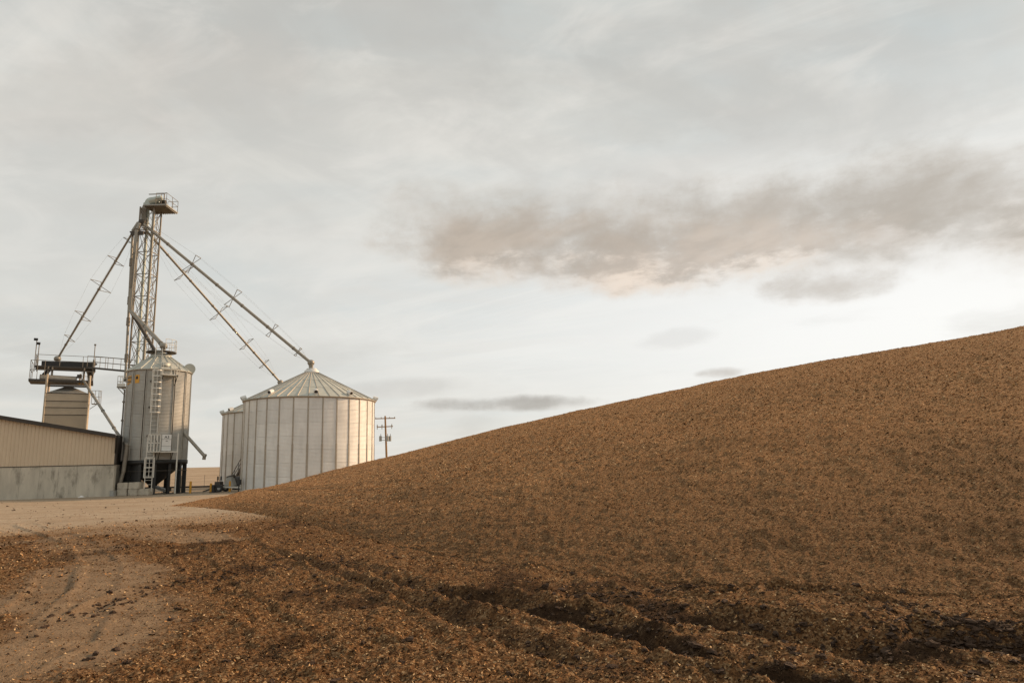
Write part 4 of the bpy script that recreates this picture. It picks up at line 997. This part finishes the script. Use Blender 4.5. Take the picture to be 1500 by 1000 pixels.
# masts with floodlights
for px, py, pz in ((53, 497, 540), (56.5, 503, 540)):
    a, b = at(px + .5, pz + 4, UY - 1.2), at(px + 1.2, py, UY - 1.2); a = Vector((b.x, b.y, a.z)); ms_ = MB().tube(a, b, .035, n=6).build('light_mast', STEEL, ub)
    MB().box(b + Vector((-.05, -.06, .0)), (.30, .22, .18), uyaw, Matrix.Rotation(uyaw, 3, 'Z') @ Matrix.Rotation(R_(25), 3, 'X')).build('floodlight', BLACK, ms_)
b = at(139.5, 505, UY - 1); a = Vector((b.x, b.y, at(137, 548, UY - 1).z)); ms_ = MB().tube(a, b, .035, n=6).tube(a, a + Vector((0, 0, 1.3)), .08, n=6).build('light_mast', STEEL, ub); MB().box(b, (.16, .12, .14), uyaw).build('floodlight', STEEL, ms_)
# side ladder on the bin
p = up_(UW / 2 + .25, -UW / 2 + .2, 0); m = MB()
za, zb_ = at(130, 592, UY).z, at(130, 562, UY).z; rail_line([p + Vector((0, 0, za)), p + Vector((.55, .1, za)), p + Vector((.55, .5, za))], 1.2, m, 2, .02); m.box(p + Vector((.27, .2, za)), (.6, .6, .05), uyaw); m.bar(p + Vector((.5, .1, za)), p + Vector((-.1, 0, za - .45)), .04); m.build('side_landing', STEEL, ub)
# catwalk from deck to tower
ca, cb = at(133, 540, UY - .8), Vector((tx, TY0 + .2, at(190, 543.5, TY0).z)); ca.z = zu - .05
cw = empty('catwalk', (cb.x, cb.y, cb.z), 'narrow railed catwalk joining the cleaning deck to the lattice tower', 'catwalk')
m = MB(); m.bar(ca, cb, .75, .16); m.build('walkway', STEELD, cw)
sd = (cb - ca).cross(Vector((0, 0, 1))).normalized() * .36
m = MB(); rail_line([ca + sd, cb + sd], 1.05, m, 3, .022); rail_line([ca - sd, cb - sd], 1.05, m, 3, .022); m.build('railing', STEEL, cw)
# drain spout from the deck hopper down to the hopper bin foot
da_, db_ = at(121.5, 556, UY - .5), at(178, 643, 54.6); dm_ = at(171, 633, 55.6)
o = spout('slim spout slanting from the cleaning deck down past the shed corner', da_, dm_, .11, [], group=None, endball=False, m_=SPOUT)
m = MB(); m.tube(dm_, db_, .12, n=10); dl_ = at(186, 652, 52.2); dl2 = at(181, 690, 52.2); dl3 = at(176.5, 706, 52.2)
m.tube(db_, dl_, .13, n=10); m.tube(dl_, dl2, .15, n=10); m.tube(dl2, dl3, .13, n=10); m.sphere(dl_, .17, 10); m.sphere(dl2, .15, 10); m.build('lower_pipe', STEEL, o)
# cabinet and pipes between shed and hopper bin
for px, lab in ((174.5, 'thin grey conduit standing against the hopper bin beside the shed'), (178.5, 'wider grey conduit standing against the hopper bin beside the shed')):
    b0 = at(px - 3.2, 724, 55.4); t0 = at(px + 6, 570, 55.4); b0.z = 0; t0.x = b0.x; t0.y = b0.y
    o = MB().tube(b0, t0, .06 if px < 176 else .09, n=8); 
    for k in range(5): o.tube(b0.lerp(t0, .15 + .18 * k), b0.lerp(t0, .165 + .18 * k), .12, n=8)
    tag(o.build('conduit_pipe', STEEL), lab, 'conduit')
p0 = at(168, 726, 56.5); 
cab = empty('control_cabinet', (p0.x + .35, 56.6, 0), 'dark upright cabinet standing between the shed and the hopper bin', 'cabinet')
m = MB(); m.box((p0.x + .55, 56.6, 1.1), (.55, .5, 2.2)); cb_o = m.build('body', BLACK, cab); MB().box((p0.x + .55, 56.34, 1.15), (.48, .03, 1.9)).build('door', STEELD, cb_o)
MB().box((p0.x + .55, 56.55, 2.23), (.65, .62, .06)).build('cap', BLACK, cab)
rl = empty('guard_rail', (p0.x, 58.9, 0), 'black four-bar guard rail glimpsed between shed and hopper bin', 'rail')
for z in (1.15, 1.55, 1.95, 2.30): MB().bar((p0.x - 1.5, 58.9, z), (p0.x + 2.0, 58.9, z), .13 if z > 1.2 else .06).build('rail_bar', BLACK, rl)
for x in (-1.4, 1.9): MB().bar((p0.x + x, 58.97, 0), (p0.x + x, 58.97, 2.45), .12).build('rail_post', BLACK, rl)
# small grey box by the shed corner
b = gr(165, 726.5); m = MB().box((b.x, b.y, .19), (.30, .28, .38)).box((b.x, b.y - .15, .2), (.22, .02, .26)).box((b.x, b.y, .40), (.34, .32, .03)); tag(m.build('utility_box', GREYP), 'small grey utility box on the gravel at the shed corner', 'box')

# ------------------------------------------------------------------ concrete blocks
def block(x0, x1, z0, z1, Yb, dep, label, yw=0.0):
    a = at(x0, 720, Yb).x; b = at(x1, 720, Yb).x; bm = bmesh.new(); bmesh.ops.create_cube(bm, size=1)
    for v in bm.verts: v.co = Vector((v.co.x * (b - a), v.co.y * dep, v.co.z * (z1 - z0)))
    bmesh.ops.bevel(bm, geom=bm.edges[:], offset=.035, segments=2, affect='EDGES')
    for v in bm.verts: v.co += Vector((random.uniform(-.012, .012), random.uniform(-.012, .012), random.uniform(-.01, .01)))
    me = bpy.data.meshes.new('concrete_block'); bm.to_mesh(me); bm.free(); me.materials.append(BLOCK)
    o = bpy.data.objects.new('concrete_block', me); col.objects.link(o); o.location = ((a + b) / 2, Yb + dep / 2, (z0 + z1) / 2); o.rotation_euler.z = yw
    return tag(o, label, 'block', 'cast concrete blocks beside the hopper bin')
BYb = 51.9; bh = .47
block(170.5, 185.5, 0, bh, BYb, .7, 'lower concrete block nearest the shed, under another block')
block(187, 200.8, 0, bh, BYb, .7, 'middle lower concrete block with a chipped pale base')
block(201.6, 217.5, 0, bh + .02, BYb + .15, .7, 'single concrete block at the low end of the stack')
block(170.8, 186.2, bh, 2 * bh + .02, BYb + .02, .68, 'upper concrete block nearest the shed')
block(187.2, 203, bh, 2 * bh + .03, BYb + .02, .68, 'upper concrete block with the ragged end beside the hopper ladder')
# ------------------------------------------------------------------ bollards
for (px, py, top, lab) in ((278.5, 722, 704.5, 'yellow bollard next to the black hopper legs'), (308.5, 720.5, 707.5, 'short yellow bollard between the hopper bin and the parked auger'), (336.5, 719.8, 704, 'yellow bollard in front of the parked auger frame')):
    b = gr(px, py); zt2 = at(px, top, b.y).z; m = MB(); m.tube((b.x, b.y, -.05), (b.x, b.y, zt2 - .06), .085, n=14); m.lathe((b.x, b.y, zt2 - .06), [(.085, 0), (.07, .04), (.04, .06), (.001, .065)], 14)
    tag(m.build('bollard', YELL), lab, 'bollard', 'yellow bollards')
# ------------------------------------------------------------------ stair on rear bin
sa, sb = at(341, 713, 63.0), at(364, 672, 64.2); stair = empty('bin_stair', (sa.x, sa.y, 0), 'steel stair climbing between the two wide grain bins', 'stair')
sa.z = .15; dv = sb - sa; sdv = dv.cross(Vector((0, 0, 1))).normalized() * .38
for s_ in (1, -1):
    MB().bar(sa + sdv * s_, sb + sdv * s_, .06, .22).build('stringer', STEELD, stair)
    m = MB(); q0_, q1_ = sa + sdv * s_ + Vector((0, 0, .95)), sb + sdv * s_ + Vector((0, 0, .95)); m.tube(q0_, q1_, .03, n=6); m.tube(q0_ - Vector((0, 0, .42)), q1_ - Vector((0, 0, .42)), .025, n=6)
    for k in range(5): p = (sa + sdv * s_).lerp(sb + sdv * s_, k / 4); m.tube(p, p + Vector((0, 0, .95)), .025, n=6)
    m.build('handrail', STEELD, stair)
for k in range(13): c = sa.lerp(sb, (k + .5) / 13); MB().box(c, (.26, .74, .04), math.atan2(dv.y, dv.x)).build('tread', STEELD, stair)
for f in (.55, 1.0): c = sa.lerp(sb, f); MB().bar(Vector((c.x, c.y, 0)), c, .10).build('stair_post', STEELD, stair)
# aeration fan tucked under the stair
f0 = gr(350, 719); f0 = Vector((at(351, 715, 61).x, 61.0, 0)); fan = empty('aeration_fan', f0, 'dark aeration fan housing at the foot of the bins', 'fan')
m = MB(); m.tube(f0 + Vector((-.35, 0, .62)), f0 + Vector((.35, 0, .62)), .55, n=20); m.build('housing', BLACK, fan)
MB().box(f0 + Vector((.75, .1, .55)), (.9, .7, .7)).build('transition', STEELD, fan); MB().box(f0 + Vector((0, 0, .06)), (1.0, .8, .14)).build('base_frame', BLACK, fan)
MB().tube(f0 + Vector((-.36, 0, .62)), f0 + Vector((-.62, 0, .62)), .2, n=12).build('motor', STEELD, fan)
p = at(355, 713, 60.2); tp = at(355.7, 691, 60.2); q = MB().tube((p.x, 60.2, 0), (p.x, 60.2, tp.z), .10, n=10).tube((p.x, 60.2, tp.z - .05), (p.x, 60.2, tp.z + .06), .13, n=10); tag(q.build('vent_pipe', LADD), 'pale upright vent pipe in front of the dark fan by the bins', 'pipe')
b1 = at(361, 705, 55.5); q = MB().box((b1.x, 54.0, b1.z), (.3, .22, .4)).tube((b1.x, 54.0, 0), (b1.x, 54.0, b1.z + .2), .045, n=8).box((b1.x, 53.88, b1.z), (.22, .02, .3)); tag(q.build('switch_post', BLACK), 'small black switch box on a post by the front bin edge', 'switch')
# parked auger undercarriage
A0 = gr(322, 720); ax0 = A0.x; ay0 = A0.y
aug = empty('parked_auger', (ax0, ay0, 0), 'parked auger undercarriage with drawbar and levers beside the rear bin', 'auger')
m = MB(); 
for s_ in (-.4, .4): m.bar((ax0 - .3, ay0 + s_, .42), (ax0 + 1.9, ay0 + s_, .30), .10, .12)
m.bar((ax0 - .2, ay0 - .4, .42), (ax0 - .2, ay0 + .4, .42), .1); m.bar((ax0 + 1.5, ay0 - .4, .34), (ax0 + 1.5, ay0 + .4, .34), .1); m.build('frame', LADD, aug)
m = MB(); m.bar((ax0 - .25, ay0, .40), (ax0 - 1.1, ay0, .12), .10, .10); m.bar((ax0 - 1.1, ay0, .12), (ax0 - 1.35, ay0, .06), .08); m.build('drawbar', BLACK, aug)
for s_ in (-.62, .62):
    w_ = MB().tube((ax0 + .2, ay0 + s_ - .09, .29), (ax0 + .2, ay0 + s_ + .09, .29), .29, n=20).build('tyre', BLACK, aug); MB().tube((ax0 + .2, ay0 + s_ - .10, .29), (ax0 + .2, ay0 + s_ + .10, .29), .13, n=14).build('rim', GREYP, w_)
m = MB(); m.prism([(ax0 + .45, ay0 - .35, .5), (ax0 + 1.2, ay0 - .35, .45), (ax0 + .95, ay0 - .35, 1.15), (ax0 + .65, ay0 - .35, 1.1)], (0, .7, 0)); m.build('intake_hopper', GREYP, aug)
for dx in (-.12, .14):
    l_ = MB().tube((ax0 + dx, ay0 - .2, .42), (ax0 + dx, ay0 - .2, 1.0), .03, n=6).build('lever', BLACK, aug); MB().tube((ax0 + dx, ay0 - .2, .92), (ax0 + dx, ay0 - .2, 1.22), .075, .06, 8).build('grip', BLACK, l_)
m = MB(); m.box((ax0 - .1, ay0, .62), (.45, .6, .36)); m.build('gearbox', STEELD, aug)
m = MB(); m.tube((ax0 + .6, ay0 - .1, 1.05), (ax0 + .95, ay0 + .4, 1.2), .16, n=12); m.build('drive_motor', STEELD, aug)
m = MB(); m.box((ax0 + 2.0, ay0 + .5, .95), (.62, .1, .14)); m.bar((ax0 + 1.85, ay0 + .5, .3), (ax0 + 1.85, ay0 + .5, .95), .07); m.build('tail_bar', TAN, aug)
tb = gr(305, 721.5); q = MB().box((tb.x + .35, tb.y + .2, .30), (.16, .5, .6)).bar((tb.x + .4, tb.y + .2, .42), (tb.x + .9, tb.y + .2, .40), .1).box((tb.x + .35, tb.y + .2, .03), (.5, .6, .06)); tag(q.build('hitch_stand', BLACK), 'low black hitch stand on the gravel near the short bollard', 'stand')
# pipe laid along the yard edge
q = MB(); y = 60.5; 
for x in range(-34, -20, 2): q.tube((x, y, .34), (x + 2, y, .34), .075, n=10, cap=False)
for x in range(-34, -19, 4): q.bar((x, y, -.05), (x, y, .30), .12)
tag(q.build('pipe_rail', BLACK), 'black pipe rail running low along the far edge of the yard', 'rail')
# wire fence across the field
FY = 78.0; fence = empty('wire_fence', (-40, FY, 0), 'thin wire stock fence with slender posts crossing the tan field', 'fence')
for k in range(14):
    x = -48 + k * 2.6 + random.uniform(-.2, .2); z = gz1(x, FY); MB().tube((x, FY, z - .1), (x + random.uniform(-.04, .04), FY, z + 1.25), .03, n=6).build('fence_post', STEEL, fence)
for h_ in (.5, .85, 1.15): MB().tube((-48, FY + .02, h_), (-14, FY + .02, h_), .009, n=4).build('wire', STEEL, fence)
# ------------------------------------------------------------------ utility pole
PY = 100.0; pt = at(564.2, 609, PY); pb = at(566.4, 672, PY)
pol = empty('utility_pole', (pb.x, PY, gz1(pb.x, PY)), 'wooden utility pole with two crossarms and transformers beyond the heap', 'utility pole')
pbz = gz1(pb.x, PY); lean = (pt.x - pb.x) / (pt.z - pb.z); b0 = Vector((pb.x - lean * (pb.z - pbz), PY, pbz - .2))
MB().tube(b0, pt, .17, .12, 12).build('shaft', WOOD, pol)
def pole_at(z): return b0.lerp(pt, (z - b0.z) / (pt.z - b0.z))
for (xa, ya, xb, yb_, nm) in ((549.5, 613.0, 579, 612.2, 0), (552, 625.2, 575.5, 624.2, 1)):
    a, b = at(xa, ya, PY - .18), at(xb, yb_, PY - .18); arm = MB().bar(a, b, .11, .13).build('crossarm', WOOD, pol)
    if nm:
        for f in (.03, .32, .93): c = a.lerp(b, f); MB().tube(c + Vector((0, 0, -.35)), c + Vector((0, 0, .35)), .05, n=8).tube(c + Vector((0, 0, .05)), c + Vector((0, 0, .25)), .08, n=8).build('insulator', GREYP, arm)
    else:
        for f in (.03, .3, .72, .97): c = a.lerp(b, f); MB().tube(c + Vector((0, 0, .05)), c + Vector((0, 0, .22)), .05, n=8).build('insulator', GREYP, arm)
for px, dy in ((557.3, -.1), (567.3, -.45), (571.3, -.1)):
    c = at(px, 642.3, PY - .2 + dy); t_ = MB().tube(c + Vector((0, 0, -.36)), c + Vector((0, 0, .34)), .19, n=14).lathe(c + Vector((0, 0, .34)), [(.20, 0), (.15, .06), (.001, .08)], 14).build('transformer', GREYP, pol)
    MB().tube(c + Vector((.05, 0, .38)), c + Vector((.05, 0, .70)), .04, n=6).build('bushing', STEELD, t_)
a, b = at(556, 640.5, PY - .1), at(573, 640.5, PY - .1); MB().bar(a, b, .07).build('transformer_bracket', STEEL, pol)
a, b = at(556, 644.5, PY - .1), at(573, 644.5, PY - .1); MB().bar(a, b, .07).build('transformer_bracket', STEEL, pol)
# ------------------------------------------------------------------ scraps
dep = bpy.context.evaluated_depsgraph_get(); dep.update()
def on_heap(px, py):
    d = ray(px, py).normalized(); ok, loc, nm, *_ = heap.ray_cast(CAM + d * 3.0, d); return (loc, nm) if ok else (gr(px, py), Vector((0, 0, 1)))
def scrap(name, p0, p1, wid, m_, label, cat, n=14):
    m = MB(); vs_ = []; 
    for k in range(n + 1):
        f = k / n; loc, nm = on_heap(p0[0] + (p1[0] - p0[0]) * f + random.uniform(-1, 1), p0[1] + (p1[1] - p0[1]) * f + random.uniform(-.8, .8))
        t = Vector((0, 0, 1)).cross(Vector((1, .3, 0))).normalized(); w = wid * random.uniform(.4, 1.2)
        vs_ += [loc + nm * .05 + t * w, loc + nm * (.09 + random.uniform(0, .07)), loc + nm * .05 - t * w]
    for k in range(n):
        i = 3 * k; m.add([], []); 
    m.add(vs_, [(3 * k, 3 * k + 3, 3 * k + 4, 3 * k + 1) for k in range(n)] + [(3 * k + 1, 3 * k + 4, 3 * k + 5, 3 * k + 2) for k in range(n)])
    return tag(m.build(name, m_), label, cat)
scrap('plastic_scrap', (1194, 618), (1211, 619.5), .09, GREYP, 'crumpled pale plastic scrap lying on the heap slope', 'scrap', 8)
scrap('twine', (1283, 662), (1340, 652), .035, LADD, 'length of pale twine lying across the heap slope', 'twine', 16)
w_ = gr(119, 728.6); m = MB(); 
m.add([(w_.x - .28, w_.y, .01), (w_.x + .05, w_.y - .2, .02), (w_.x + .25, w_.y, .05), (w_.x - .05, w_.y + .2, .10), (w_.x - .02, w_.y, .16)], [(0, 1, 4), (1, 2, 4), (2, 3, 4), (3, 0, 4)])
tag(m.build('paper_scrap', WHITE), 'crumpled white scrap on the gravel in front of the shed', 'scrap')
